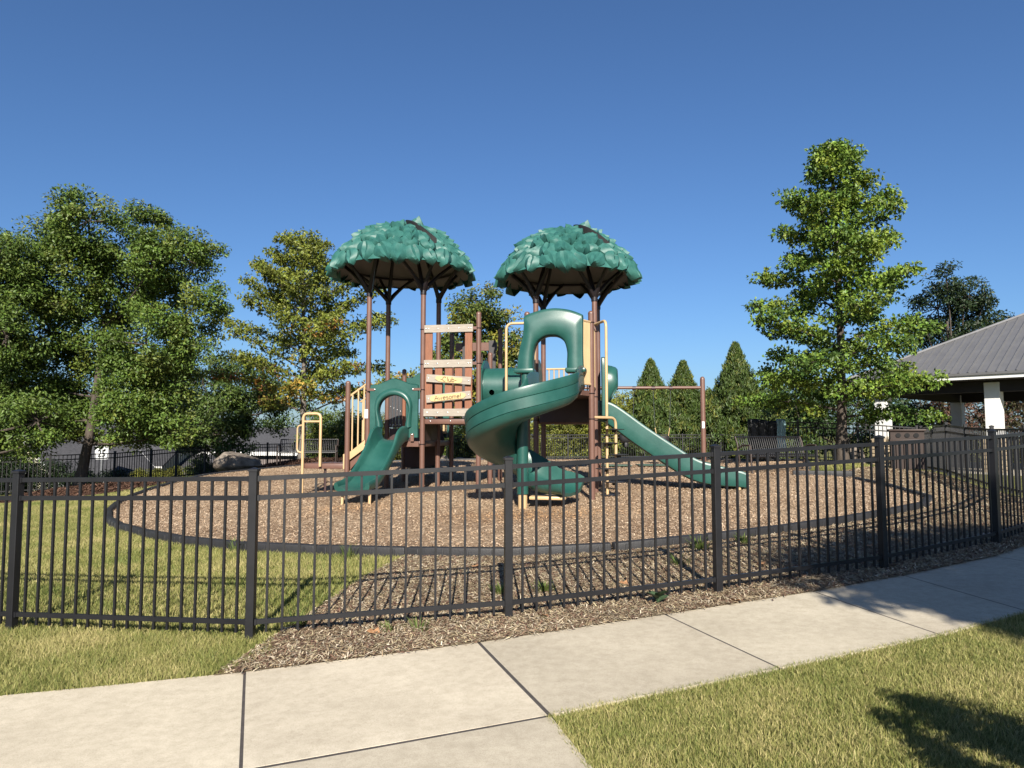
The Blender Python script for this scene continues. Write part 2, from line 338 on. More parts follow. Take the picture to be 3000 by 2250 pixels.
# ------------------------------------------------------------------ mulch strip under the fence
front = [p for p in PLAY if p[1] < 14.0 and p[0] > -1.9]
front = sorted([p for p in front if p[1] < 12.2], key=lambda p: p[0])
a_ = resample([(-1.95,4.80),(-.24,5.31),(1.22,5.83),(2.63,6.35),(3.68,6.83),(5.05,7.6),(6.3,8.58),(8,10.2)], .25)
b_ = resample([(-1.75,6.3),(-1.55,7.6),(-1.25,8.75)]+[p for p in front if p[0] > -1.1]+[(7.4,13.0),(8.4,13.4)], .25)
nn = 60; a_ = resample(a_, np.sum(np.linalg.norm(np.diff(a_, axis=0), axis=1))/nn)[:nn]; b_ = resample(b_, np.sum(np.linalg.norm(np.diff(b_, axis=0), axis=1))/nn)[:nn]
mm = 14; Q = np.array([a_*(1-k/(mm-1))+b_*(k/(mm-1)) for k in range(mm)]).reshape(-1, 2)
Vs = np.c_[Q, gz(Q[:,0], Q[:,1])+.012]; I = np.arange(mm*nn).reshape(mm, nn)
strip_poly = [tuple(p) for p in a_]+[tuple(p) for p in b_[::-1]]
M['stripmulch'] = ground_material('old_wood_mulch', [(.34,(.10,.065,.042)),(.46,(.24,.17,.105)),(.55,(.36,.28,.185)),(.66,(.50,.41,.30))], .9, .9, 60)
tag(link('mulch_strip', bulk('mulch_strip', Vs, np.c_[I[:-1,:-1].ravel(), I[:-1,1:].ravel(), I[1:,1:].ravel(), I[1:,:-1].ravel()], M['stripmulch'], smooth=True)), kind='structure')

SIDE = [(6.3,11.2),(7.0,12.0),(7.5,13.6),(7.8,15.5),(7.5,17.2),(9.2,18.6),(10.6,18.4),(10.15,16.2),(9.5,14.2),(8.9,12.4),(8.3,10.95),(7.1,9.55)]
_q = resample(SIDE[:6], .5); _p = resample([SIDE[11],SIDE[10],SIDE[9],SIDE[8],SIDE[7],SIDE[6]], .5)
_m = 16; _q = np.array(rs_line(_q, _m)); _p = np.array(rs_line(_p, _m)); Q = np.array([_q*(1-k/7)+_p*(k/7) for k in range(8)]).reshape(-1, 2); I = np.arange(8*_m).reshape(8, _m)
tag(link('side_mulch', bulk('side_mulch', np.c_[Q, gz(Q[:,0], Q[:,1])+.02], np.c_[I[:-1,:-1].ravel(), I[1:,:-1].ravel(), I[1:,1:].ravel(), I[:-1,1:].ravel()], M['stripmulch'], smooth=True)), kind='structure')
def scatter(poly, dens, extra=None):
    P = np.array(poly); lo, hi = P.min(0), P.max(0); n = int(dens*np.prod(hi-lo))
    x = rng.uniform(lo[0], hi[0], n); y = rng.uniform(lo[1], hi[1], n); k = inpoly(x, y, poly)
    if extra is not None: k &= extra(x, y)
    return x[k], y[k]
def chips(name, x, y, dz, ln, wd, pal, tilt=.35):
    n = len(x); a = rng.uniform(0, 2*np.pi, n); L = rng.uniform(ln[0], ln[1], n)/2; Wd = rng.uniform(wd[0], wd[1], n)/2
    z = gz(x, y)+dz; u = np.c_[np.cos(a), np.sin(a), rng.normal(0, tilt, n)]; u = unit(u); v = unit(np.c_[-np.sin(a), np.cos(a), rng.normal(0, tilt, n)])
    c = np.c_[x, y, z+np.abs(u[:,2])*L*.6+rng.uniform(.002,.018,n)]
    up = np.cross(u, v); th = rng.uniform(.2,.5,n)[:,None]*Wd[:,None]
    V = np.stack([c-u*L[:,None]-v*Wd[:,None]*.7, c+u*L[:,None]*.9-v*Wd[:,None], c+u*L[:,None]+v*Wd[:,None]*.6, c-u*L[:,None]*.8+v*Wd[:,None], c+up*th*1.2], 1).reshape(-1, 3)
    b = np.arange(n)[:,None]*5; F = np.concatenate([b+np.array([[0,1,4]]), b+np.array([[1,2,4]]), b+np.array([[2,3,4]]), b+np.array([[3,0,4]])])
    pal = np.array(pal); t = pal[rng.integers(0, len(pal), n)]*rng.uniform(.75, 1.2, (n,1))*(1+.13*smooth_noise(x, y, .9, 3)+.10*smooth_noise(x, y, 2.7, 8))[:,None]
    fr = np.exp(-(((x-.5)/1.3)**2+((y-11.4)/.7)**2))+.7*np.exp(-(((x+2.9)/.8)**2+((y-12.9)/.6)**2)); t = t*(1+fr[:,None]*np.array([.12,-.10,-.35])); return bulk(name, V, F, M['chip'], np.repeat(t*AL, 5, 0))
palp = [(.45,.325,.215),(.52,.39,.265),(.41,.285,.18),(.59,.465,.34),(.49,.36,.24),(.32,.21,.135),(.55,.42,.295)]
pals = [(.36,.28,.175),(.45,.37,.25),(.29,.21,.135),(.56,.48,.36),(.17,.10,.07),(.12,.065,.048),(.38,.31,.21),(.25,.18,.11),(.42,.36,.22),(.21,.13,.09)]
x, y = scatter(PLAY, 900, lambda x, y: rng.random(len(x)) < np.clip(1.5-(y-8)/16, .2, 1))
tag(link('playground_wood_chips', chips('playground_wood_chips', x, y, PZ, (.020,.048), (.006,.014), palp)), 'loose tan wood chips covering the play area', 'wood chips', kind='stuff')
x, y = scatter(strip_poly, 5200); sp_ = resample(FAR, .004); k = (sp_[:,0] > -1.8) & (rng.random(len(sp_)) < .45); sp_ = sp_[k]+np.c_[rng.normal(0,.02,k.sum()), -np.abs(rng.normal(0,.035,k.sum()))]; x = np.r_[x, sp_[:,0]]; y = np.r_[y, sp_[:,1]]
tag(link('mulch_strip_chips', chips('mulch_strip_chips', x, y, .012, (.015,.06), (.004,.011), pals, .28)), 'weathered wood mulch along the fence beside the sidewalk', 'mulch', kind='stuff')

x, y = scatter(SIDE, 1100)
tag(link('side_mulch_chips', chips('side_mulch_chips', x, y, .02, (.02,.06), (.007,.016), pals, .4)), 'wood mulch between the border corner and the side fence', 'mulch', kind='stuff')
# ------------------------------------------------------------------ grass
def grass(name, x, y, h, wd, label, fade=None):
    n = len(x); z = gz(x, y)-.014; a = rng.uniform(0, 2*np.pi, n); H = rng.uniform(h[0], h[1], n)
    lean = np.c_[rng.normal(0, .30, n), rng.normal(0, .30, n), np.ones(n)]*H[:,None]
    s = np.c_[np.cos(a), np.sin(a), a*0]*(rng.uniform(wd[0], wd[1], n)/2)[:,None]; b = np.c_[x, y, z]
    mid = b+lean*.55; tip = b+lean*np.array([1.5,1.5,.95])
    V = np.stack([b-s, b+s, mid+s*.8, mid-s*.8, tip], 1).reshape(-1, 3); k = np.arange(n)[:,None]*5
    F = np.concatenate([k+np.array([[0,1,2]]), k+np.array([[0,2,3]]), k+np.array([[3,2,4]])])
    patch = smooth_noise(x, y, 1.6, 2)*.5+smooth_noise(x, y, 5, 5)*.35+rng.normal(0, .42, n)
    t = np.clip(patch*.5+.50, 0, 1)[:,None]
    g1, g2, g3 = np.array((.088,.125,.028)), np.array((.22,.22,.068)), np.array((.42,.355,.165))
    c = np.where(t < .5, g1+(g2-g1)*t*2, g2+(g3-g2)*(t*2-1))*rng.uniform(.8, 1.2, (n,1))
    return tag(link(name, bulk(name, V, F, M['grass'], np.repeat(c, 5, 0))), label, 'grass', kind='stuff')
jag = lambda x, y, s: .03*smooth_noise(x, y, 9, s)+.03*smooth_noise(x, y, 23, s)
RL = [(.60,2.2),(.18,3.94),(.24,3.985),(1.65,4.545),(2.95,5.065),(3.9,5.54),(5.5,6.48),(6.5,5.0),(5,2.2)]
bed = lambda x, y: np.hypot((x-3.15)/.95, (y-2.7)/1.0)
x, y = scatter(RL, 17000, lambda x, y: bed(x, y) > 1+jag(x, y, 4)*2); keep = y > 2.6
ne = resample(NEAR, .002); k = (ne[:,0] > .2) & (ne[:,0] < 5.5); ne = ne[k]; ne = ne+np.c_[rng.normal(.012, .014, len(ne)), rng.normal(-.024, .016, len(ne))]
be = resample([(.21,3.93),(.66,2.2)], .002); be = be+np.c_[rng.normal(.012,.014,len(be)), rng.normal(0,.01,len(be))]
x = np.r_[x[keep], ne[:,0], be[:,0]]; y = np.r_[y[keep], ne[:,1], be[:,1]]
grass('front_lawn_grass', x, y, (.017,.046), (.0022,.0045), 'clipped yellow green lawn in front of the sidewalk')
LL = [(-6.5,4.27),(-3.17,4.51),(-1.9,4.82),(-1.72,5.25),(-1.85,5.7),(-2.02,5.66),(-4.13,6.05),(-6.5,6.6)]
x, y = scatter(LL, 13000); grass('verge_grass', x, y, (.022,.065), (.0025,.0045), 'patchy grass verge between sidewalk and left end of the fence')
IL = [(-13,7.6),(-6.2,6.55),(-4.13,6.05),(-2.02,5.66),(-1.85,5.7),(-1.72,6.4),(-1.5,7.6),(-1.2,8.62)]+[p for p in PLAY[::-1] if p[0] < -1.2 and p[1] < 17.5 and not (p[0] > -8.4 and p[1] > 15.5)][:0]
IL += [(-1.9,8.82),(-3.83,9.6),(-5.33,10.72),(-6.82,12.25),(-7.8,13.9),(-8.4,15.4),(-8.8,17.5),(-11,18.5),(-15,17),(-16,10)]
x, y = scatter(IL, 4600, lambda x, y: (np.abs(x)/y < .85) & (np.hypot((x+11.6)/2.6, (y-19.6)/2.6) > 1))
grass('inner_lawn_grass', x, y, (.03,.07), (.003,.007), 'sunny lawn inside the fence left of the play area')
x, y = scatter([(-8.3,21),(-8.75,17.6),(-12,18),(-14,22),(-13,26),(-7,26)], 700, lambda x, y: (np.hypot((x+11.6)/2.6, (y-19.6)/2.6) > 1))
grass('back_lawn_grass', x, y, (.05,.11), (.008,.016), 'shaded lawn behind the left edge of the play area')
x, y = scatter([(7.8,18.0),(8.3,22),(13,22),(11,18.8),(9.2,18.7)], 600); grass('right_lawn_grass', x, y, (.04,.09), (.008,.014), 'shaded grass around the right hand oak')

# dark mulch mounds
def mound(name, cx, cy, rx, ry, h, chip=1):
    n, k = 28, 8; V = [(cx, cy, G(cx, cy)+h)]; F = []
    for i in range(1, k+1):
        t = i/k
        for j in range(n):
            a = 2*math.pi*j/n; rr = t*(1+.09*math.sin(3*a+cx)+.05*math.sin(7*a)); x_ = cx+rx*rr*math.cos(a); y_ = cy+ry*rr*math.sin(a)
            V.append((x_, y_, G(x_, y_)+h*(1-t*t)**1.2-.012*(t > .99)))
    for j in range(n): F.append((0, 1+j, 1+(j+1) % n))
    for i in range(k-1):
        for j in range(n): F.append((1+i*n+j, 1+(i+1)*n+j, 1+(i+1)*n+(j+1) % n, 1+i*n+(j+1) % n))
    mb = MB(); mb.add(V, F); return tag(mb.build(name, M['darkmulch'], smooth=True, ang=80), kind='structure')
mound('mulch_bed', -11.6, 19.7, 2.3, 2.2, .18); mound('mulch_bed', -8.0, 27.6, 3.0, 2.2, .30); mound('mulch_bed', 3.15, 2.7, .9, .95, .05)
for (cx_, cy_, rx_, ry_, h_, lab) in ((-11.6,19.7,2.3,2.2,.18,'dark red bark mulch around the elm trunk'),(-8.0,27.6,3.0,2.2,.30,'dark bark mulch around the thin oak trunk')):
    q = rng.uniform(0, 1, (5000, 2)); rr = np.sqrt(q[:,0]); aa = q[:,1]*2*np.pi; x, y = cx_+rx_*rr*np.cos(aa), cy_+ry_*rr*np.sin(aa); me = chips('bark_mulch', x, y, .0, (.05,.12), (.02,.045), [(.085,.045,.03),(.14,.08,.055),(.055,.03,.022)], .4)
    co = np.empty(len(me.vertices)*3, np.float32); me.vertices.foreach_get('co', co); co = co.reshape(-1, 3); co[:,2] += np.repeat(h_*np.clip(1-rr*rr, 0, 1)**1.2, 5); me.vertices.foreach_set('co', co.ravel()); me.update(); tag(link('bark_mulch', me), lab, 'mulch', kind='stuff')
q = rng.uniform(0, 1, (2600, 2)); rr = np.sqrt(q[:,0]); aa = q[:,1]*2*np.pi; x, y = 3.15+.98*rr*np.cos(aa), 2.7+1.02*rr*np.sin(aa)
tag(link('corner_bed_chips', chips('corner_bed_chips', x, y, .04*0+.03, (.03,.08), (.008,.02), [(.12,.06,.04),(.2,.11,.07),(.07,.04,.03),(.32,.24,.15)], .4)), 'dark shredded bark in the bed at the lawn corner', 'mulch', kind='stuff')

# ------------------------------------------------------------------ border timbers
border = thing('playground_border', 'low black plastic edging timbers around the wood chip play area', 'edging', (0,0,0))
def timber(a, b, h=.115, wd=.11, z=0):
    a, b = Vector((a[0], a[1], G(*a[:2]))), Vector((b[0], b[1], G(*b[:2]))); L = (b-a).length
    d = (b-a).normalized(); s = d.cross(Vector((0,0,1))).normalized(); u = s.cross(d)
    mtx = Matrix((( d.x, s.x, u.x, a.x), (d.y, s.y, u.y, a.y), (d.z, s.z, u.z, a.z+z), (0,0,0,1)))
    o = MB().box((.012, -wd/2, -.06), (L-.012, wd/2, h), None, .022)
    n = max(2, int(L/.3))
    for k in range(n): x0 = L*(k+.5)/n; o.box((x0-.012, -wd/2-.012, -.06), (x0+.012, wd/2+.012, h-.02), None, .004)
    me = o.mesh('timber', M['border'], True, 35); t = link('timber', me, None, border); t.matrix_local = mtx; return t
bp = resample(PLAY, 1.22)
for i in range(len(bp)-1):
    if 15.6 < bp[i][1] < 17.6 and bp[i][0] > 6: continue
    timber(bp[i], bp[i+1])
o = timber((6.6,17.0),(7.9,16.7), z=.05); o = timber((5.4,18.3),(6.6,18.2), z=.02)

# ------------------------------------------------------------------ black metal fences
def fence(name, label, P, H=1.3, pm='black', post=.064, gap=.117, pick=.018, cap=True, rail=.036, joined=False):
    root = thing(name, label, 'fence', (P[0][0], P[0][1], G(*P[0]))); o0 = root.location
    pmesh = MB().box((-post/2,-post/2,-.25),(post/2,post/2,H-.015),None,.004).mesh('post', M[pm]); 
    e = post/2+.006
    cmesh = MB().add([(-e,-e,0),(e,-e,0),(e,e,0),(-e,e,0),(-e,-e,.018),(e,-e,.018),(e,e,.018),(-e,e,.018),(0,0,.034)], [(3,2,1,0),(0,1,5,4),(1,2,6,5),(2,3,7,6),(3,0,4,7),(4,5,8),(5,6,8),(6,7,8),(7,4,8)]).mesh('cap', M[pm])
    kmesh = MB().box((-pick/2,-pick/2,0),(pick/2,pick/2,H-.10)).mesh('picket', M[pm])
    Z = [G(*p) for p in P]
    for i, p in enumerate(P):
        q0, q1 = P[max(0,i-1)], P[min(len(P)-1,i+1)]; az = math.atan2(q1[1]-q0[1], q1[0]-q0[0])
        t = put(pmesh, 'post', root, (p[0]-o0.x, p[1]-o0.y, Z[i]-o0.z), (0,0,az))
        if cap: put(cmesh, 'cap', t, (0,0,H-.016))
    for i in range(len(P)-1):
        a = Vector((P[i][0]-o0.x, P[i][1]-o0.y, Z[i]-o0.z)); b = Vector((P[i+1][0]-o0.x, P[i+1][1]-o0.y, Z[i+1]-o0.z)); L = math.hypot(b.x-a.x, b.y-a.y); az = math.atan2(b.y-a.y, b.x-a.x)
        d = (b-a)/L; hr = Vector((d.x, d.y, 0)); sd_ = Vector((-d.y, d.x, 0))
        for zt in (H-.055, H-.205, .145):
            mb = MB(); V = []
            for s_ in (post/2*.9, L-post/2*.9):
                c = a+d*s_
                for (du, dv) in ((-.014,-rail),(.014,-rail),(.014,0),(-.014,0)): V.append(c+sd_*du+Vector((0,0,zt+dv)))
            mb.add(V, [(0,1,2,3),(7,6,5,4),(0,4,5,1),(1,5,6,2),(2,6,7,3),(3,7,4,0)]); mb.build('rail', M[pm], root)
        if pm == 'black' and cap:
            for zt in (H-.055, H-.205, .145):
                for s_, e_ in ((post/2, 1), (L-post/2, -1)):
                    c = a+d*s_; MB().box((-.016 if e_ < 0 else 0,-.019,-rail-.004),(.016 if e_ > 0 else 0,.019,.004), Matrix.Translation(c+Vector((0,0,zt)))@Matrix.Rotation(az,4,'Z')).build('rail_bracket', M[pm], root)
        n = int(round(L/gap)); J = MB()
        for k in range(1, n):
            c = a+d*(L*k/n)
            if joined: J.box((-pick/2,-pick/2,.05),(pick/2,pick/2,H-.06), Matrix.Translation(c)@Matrix.Rotation(az,4,'Z'))
            else: put(kmesh, 'picket', root, (c.x, c.y, c.z+.045), (0,0,az))
        if joined: tag(J.build('pickets', M[pm], root), kind='stuff')
    return root
FP = [(-6.15,6.55),(-4.13,6.04),(-2.02,5.65),(-.03,5.94),(1.82,6.44),(3.64,7.13),(5.56,8.32),(7.1,9.5),(8.35,10.95)]
fence('front_fence', 'black metal picket fence along the sidewalk in front of the play area', FP)
fence('gate_side_fence', 'black picket fence running back along the right side of the play area to the pavilion', [(8.42,11.05),(9.0,12.6),(9.55,14.3),(10.1,16),(10.7,17.7),(11.3,19.3),(11.9,20.9)], pm='black')
fence('pool_fence', 'black picket fence behind the right hand oak tree', [(11.8,20.95),(10.2,21.2),(8.6,21.6),(7.5,22.0)], pm='blackfar')
LB = resample([(-24,20.0),(-19.5,21.8),(-15.6,24),(-13.6,25.5),(-13.4,30),(-10.9,36)], 1.9)
fence('left_back_fence', 'black picket fence behind the boulder and trees on the left', [tuple(p) for p in LB], pm='blackfar', pick=.02)
RB = resample([(-10.7,36.1),(0,36.4),(12.5,36.4)], 1.95)
fence('far_fence', 'distant black picket fence in front of the hedge behind the swings', [tuple(p) for p in RB], pm='blackfar', joined=True, cap=False)

# ------------------------------------------------------------------ play structure (1.2 m grid, local x to the right, y away)
ps = thing('play_structure', 'brown and green playground structure with two leafy canopies, spiral slide and club panel', 'playground', (.49, 14.6, .21), R(-9.8))
A = 1.2
def post(ix, iy, top, foot=-.35, r=.054, m='brown', cap=True):
    n = 16; pr = [(r, foot), (r, top-.06)] + ([(r*1.04, top-.06)] if cap else []) + [(r*1.04*math.cos(a), top-.05+.05*math.sin(a)) for a in (.2,.5,.8,1.1,1.35)]
    mb = MB().lathe(pr, n); o = mb.build('post', M[m], ps, True, 35); o.location = (ix*A, iy*A, 0); return o
tops = {(-3,0):4.32,(-2,0):4.32,(-3,1):4.36,(-2,1):4.36,(0,0):4.06,(1,0):4.06,(0,1):4.10,(1,1):4.10}
posts = {k: post(*k, v) for k, v in tops.items()}
for k, t in {(-1,0):3.84,(0,-1):3.6,(1,-1):3.58,(-1,1):3.12,(-2,2):3.75,(-1,2):3.82}.items(): posts[k] = post(*k, t)
post(-4.06/A, -.1/A+.1, 2.43); post(-3.0, 2.0, 2.89); post(-4.06/A+.08, 1.05, 2.4)
for (x_, y_, z_, w_, h_) in ((-3.6,-.056,1.72,.075,.19),(-4.055,-.005,1.55,.07,.06)):
    MB().box((x_-w_/2-.012,y_-.006,z_-h_/2),(x_+w_/2-.012,y_+.0,z_+h_/2)).build('sticker', M['sticker'], ps)
# clamps on the posts
def clamp(x_, y_, z_, h_=.13):
    mb = MB().tube([(x_ + .062*math.cos(a), y_ + .062*math.sin(a), z_ + h_/2*math.sin(a*2)*0) for a in np.linspace(-2.6, .2, 9)], .008, 6)
    return mb.build('clamp', M['bracket'], ps, True)
# decks
def deck(ix, iy, z, nx=1, ny=1, skirt=.12):
    x0, y0, x1, y1 = ix*A+.06, iy*A+.06, (ix+nx)*A-.06, (iy+ny)*A-.06
    d = MB().box((x0-.045, y0-.045, z-skirt), (x1+.045, y1+.045, z), None, .012).build('deck', M['brown'], ps, True, 35)
    for k in range(3):
        b_ = MB().lathe([(.016,0),(.015,.008),(.006,.014)], 8).build('bolt', M['bolt'], d, True); b_.location = (x0+(x1-x0)*(.1+.4*k), y0-.045, z-skirt/2); b_.rotation_euler = (R(90),0,0)
    return d
deck(-3,0,1.14); deck(-2,0,1.62); deck(-2,1,1.62); deck(0,0,1.62); deck(0,-1,2.09,skirt=.10); deck(-3,1,1.14)
MB().prism([(.02,-1.20),(1.18,-1.20),(1.04,-1.60),(.12,-1.60)], 1.99, 2.086).build('deck_nose', M['brown'], ps)
# risers and side panels under the raised decks
MB().box((.08,-.06,1.53),(A-.06,-.03,2.07)).build('riser_panel', M['dkbrown'], ps)
MB().box((-2*A-.02,.06,1.15),(-2*A+.01,A-.06,1.60)).build('riser_panel', M['dkbrown'], ps)
MB().box((-3*A+.07,A-.03,1.02),(-2*A-.07,A,1.42)).build('riser_panel', M['dkbrown'], ps)
cb = MB().add([(1.16,-1.12,1.99),(1.16,-.10,1.99),(1.16,-.10,1.52),(1.13,-1.12,1.99),(1.13,-.10,1.99),(1.13,-.10,1.52)], [(0,1,2),(5,4,3),(0,3,4,1),(1,4,5,2),(2,5,3,0)]).build('gusset_panel', M['brown'], ps)

# canopies
def dome_z(r): return 1.0*(1-(r**2.7))
def leaf_mesh(k):
    """one moulded leaf: puffed cushion with a raised rib, tip towards -y, base at +y"""
    rr = random.Random(k); W = rr.uniform(.19,.235); L = rr.uniform(.37,.46); nu, nv = 7, 8; V = []
    for i in range(nv):
        t = i/(nv-1); wd = W*(math.sin(math.pi*(.16+.84*t)**.85)**.8 if t < 1 else .03); wd = max(wd, .012)
        for j in range(nu):
            u = -1+2*j/(nu-1)
            x_ = u*wd; y_ = L*(.5-t); e = 1-abs(u)**2.5
            z_ = .055*e*(.4+.6*t)-.028*math.exp(-(u/.10)**2)*(t > .05)+.03*math.exp(-((abs(u)-.45)/.22)**2)*(.4+t)+.02*t*e-.05*(1-e)+.014*math.sin(11*t+k+3*u)*(1-abs(u))+.018*u*math.sin(k*2.1)
            V.append((x_, y_, z_))
    F = [(i*nu+j, i*nu+j+1, (i+1)*nu+j+1, (i+1)*nu+j) for i in range(nv-1) for j in range(nu-1)]
    b = len(V); ring = [j for j in range(nu)]+[i*nu+nu-1 for i in range(1, nv)]+[(nv-1)*nu+j for j in range(nu-2,-1,-1)]+[i*nu for i in range(nv-2,0,-1)]
    for q in ring: V.append((V[q][0]*.96, V[q][1]*.97, V[q][2]-.075))
    m_ = len(ring); F += [(ring[q], b+q, b+(q+1) % m_, ring[(q+1) % m_]) for q in range(m_)]
    return MB().add(V, F).mesh('leaf', M['canopy'], True, 24)
LEAVES = [leaf_mesh(k) for k in range(7)]
def canopy(cx, cy, rim, Rr, seed):
    rd = random.Random(seed); n = 48; rows = [0,.2,.4,.6,.75,.88,.96,1.0]
    V = []; F = []
    for r_ in rows[1:]:
        for k in range(n):
            a = 2*math.pi*k/n; V.append((cx+Rr*.97*r_*math.cos(a), cy+Rr*.97*r_*math.sin(a), rim+dome_z(r_)-.02))
    V.append((cx, cy, rim+dome_z(0)-.02)); c = len(V)-1
    for k in range(n): F.append((c, k, (k+1) % n))
    for i in range(len(rows)-2):
        for k in range(n): F.append((i*n+k, (i+1)*n+k, (i+1)*n+(k+1) % n, i*n+(k+1) % n))
    sh = MB().add(V, F).build('canopy', M['canopy'], ps, True, 80)
    # moulded inner ceiling
    V = []; F = []; prof = [(.0,.80),(.35,.74),(.62,.52),(.80,.22),(.93,.02),(.965,-.01)]
    for r_, z_ in prof[1:]:
        for k in range(n):
            a = 2*math.pi*k/n; V.append((cx+Rr*r_*math.cos(a), cy+Rr*r_*math.sin(a), rim+z_*.92))
    V.append((cx, cy, rim+.73)); c = len(V)-1
    for k in range(n): F.append((c, (k+1) % n, k))
    for i in range(len(prof)-2):
        for k in range(n): F.append((i*n+k, i*n+(k+1) % n, (i+1)*n+(k+1) % n, (i+1)*n+k))
    MB().add(V, F).build('ceiling', M['under'], sh, True, 80)
    # overlapping leaves, ring by ring
    for r_, cnt, sc_ in ((.965,27,.95),(.85,25,.92),(.735,22,.92),(.62,18,.92),(.50,15,.92),(.38,11,.95),(.25,7,.95),(.09,3,1.0)):
        ph = rd.uniform(0, 6.28)
        for k in range(cnt):
            a = ph+2*math.pi*(k+rd.uniform(-.2,.2))/cnt; r2 = r_+rd.uniform(-.02,.02); e = .02
            z0, z1 = dome_z(max(0, r2-e)), dome_z(min(1.0, r2+e)); sl_ = math.atan2((z0-z1), 2*e*Rr)       # steepness down the slope
            d = Vector((math.cos(a)*math.cos(sl_), math.sin(a)*math.cos(sl_), -math.sin(sl_)))              # downhill
            nrm = Vector((math.cos(a)*math.sin(sl_), math.sin(a)*math.sin(sl_), math.cos(sl_)))
            d = (d + nrm*(rd.uniform(-.42,-.12) if r_ > .9 else rd.uniform(-.05,.12))).normalized(); s_ = d.cross(nrm).normalized(); nn_ = s_.cross(d)
            yaw = rd.uniform(-.7,.7)+(rd.choice((-.9,.9)) if r_ < .3 else 0); d2 = d*math.cos(yaw)+s_*math.sin(yaw); s2 = nn_.cross(-d2)
            p = Vector((cx+Rr*r2*math.cos(a), cy+Rr*r2*math.sin(a), rim+dome_z(r2)+.015))
            q = sc_*rd.uniform(.85,1.12)
            mt = Matrix(((s2.x, -d2.x, nn_.x, p.x), (s2.y, -d2.y, nn_.y, p.y), (s2.z, -d2.z, nn_.z, p.z), (0,0,0,1)))
            o = bpy.data.objects.new('leaf', rd.choice(LEAVES)); col.objects.link(o); o.parent = sh; o.matrix_local = mt @ Matrix.Diagonal((q, q, q*rd.uniform(.75,1.25), 1))
    # upright leaf at the crown
    o = bpy.data.objects.new('leaf', LEAVES[2]); col.objects.link(o); o.parent = sh; o.location = (cx+.30, cy-.1, rim+dome_z(0)+.06); o.rotation_euler = (R(-14),R(-22),R(70)); o.scale = (1,1,1.3)
    # black ribbon: colour stands for the shade in the gap between the halves
    sm = MB(); L_ = []
    for k in range(15):
        t = k/14; a = -1.05+.38*t*t; r_ = .22+.60*t; wv = .004+.032*math.sin(math.pi*min(1, t*.95+.05))
        c = Vector((cx+Rr*r_*math.cos(a), cy+Rr*r_*math.sin(a), rim+dome_z(r_)+.125)); s_ = Vector((-math.sin(a), math.cos(a), 0)); dn = Vector((0,0,-.14))
        L_.append([c-s_*wv, c+s_*wv, c+s_*wv+dn, c-s_*wv+dn])
    sm.sweep(L_); sm.build('seam', M['hole'], sh)
    return sh
canopy(-3.08, .6, 4.84, 1.58, 3); canopy(.60, .6, 4.56, 1.50, 9)
# forked roof brackets
def bracket(ix, iy, z0, cx, cy, rim, Rr):
    x_, y_ = ix*A, iy*A; out = math.atan2(y_-cy, x_-cx); mb = MB(); mb.tube([(x_,y_,z0-.02),(x_,y_,z0+.16)], [.058,.05], 12)
    for da, rr_, h_ in ((0,.86,.16),(.62,.80,.2),(-.62,.80,.2),(2.6,.30,.62)):
        if da > 2: a = out; tgt = Vector((cx+Rr*.32*math.cos(a), cy+Rr*.32*math.sin(a), rim+.60))
        else: a = out+da; tgt = Vector((cx+Rr*rr_*math.cos(a), cy+Rr*rr_*math.sin(a), rim+h_-.04))
        b = Vector((x_, y_, z0)); m1 = b.lerp(tgt, .35)+Vector((0,0,.10)); pts = [b*(1-t)**2+m1*2*t*(1-t)+tgt*t*t for t in [k/7 for k in range(8)]]
        mb.tube(pts, [.052,.05,.047,.044,.04,.037,.034,.032], 6)
    mb.build('roof_bracket', M['bracket'], ps, True, 50); MB().lathe([(.057,-.07),(.066,-.06),(.066,.02),(.057,.03)], 14).build('collar', M['bracket'], ps, True, 40).location = (x_,y_,z0)
for (k, c) in ((((-3,0),(-2,0),(-3,1),(-2,1)), (-3.08,.6,4.84,1.58)), (((0,0),(1,0),(0,1),(1,1)), (.60,.6,4.56,1.50))):
    for q in k: bracket(q[0], q[1], tops[q]-.02, *c)
    MB().tube([(c[0]+c[3]*.80*math.cos(a), c[1]+c[3]*.80*math.sin(a), c[2]+.14) for a in np.linspace(0, 2*math.pi, 33)], .028, 6).build('roof_ring', M['bracket'], ps, True)

# chutes
def chute(path, prof_fn, name, parent, m='green', sub=None, laterals=None):
    path = [Vector(p) for p in path]; secs = []
    for i, p in enumerate(path):
        t = path[min(i+1, len(path)-1)]-path[max(i-1, 0)]; th = Vector((t.x, t.y, 0)).normalized(); lat = Vector((-th.y, th.x, 0)); up = (lat.cross(t.normalized())*-1).normalized()
        up = t.normalized().cross(lat); up = up if up.z > 0 else -up
        secs.append([p+lat*a+up*b for a, b in prof_fn(i/(len(path)-1))])
    mb = MB(); mb.sweep(secs); return mb.build(name, M[m], parent, True, 38)
def uprof(w_, h_):
    def f(t):
        H_ = h_(t) if callable(h_) else h_; W_ = w_
        return [(-W_,H_),(-W_+.012,H_*.45),(-W_+.05,.03),(-W_+.12,.004),(0,0),(W_-.12,.004),(W_-.05,.03),(W_-.012,H_*.45),(W_,H_),(W_+.02,H_+.022),(W_+.055,H_+.018),(W_+.07,H_-.008),(W_+.071,H_-.03),(W_+.071,H_*.5),(W_+.069,.03),(W_+.05,-.02),(W_-.04,-.05),(0,-.055),(-W_+.04,-.05),(-W_-.05,-.02),(-W_-.069,.03),(-W_-.071,H_*.5),(-W_-.071,H_-.03),(-W_-.07,H_-.008),(-W_-.055,H_+.018),(-W_-.02,H_+.022)]
    return f
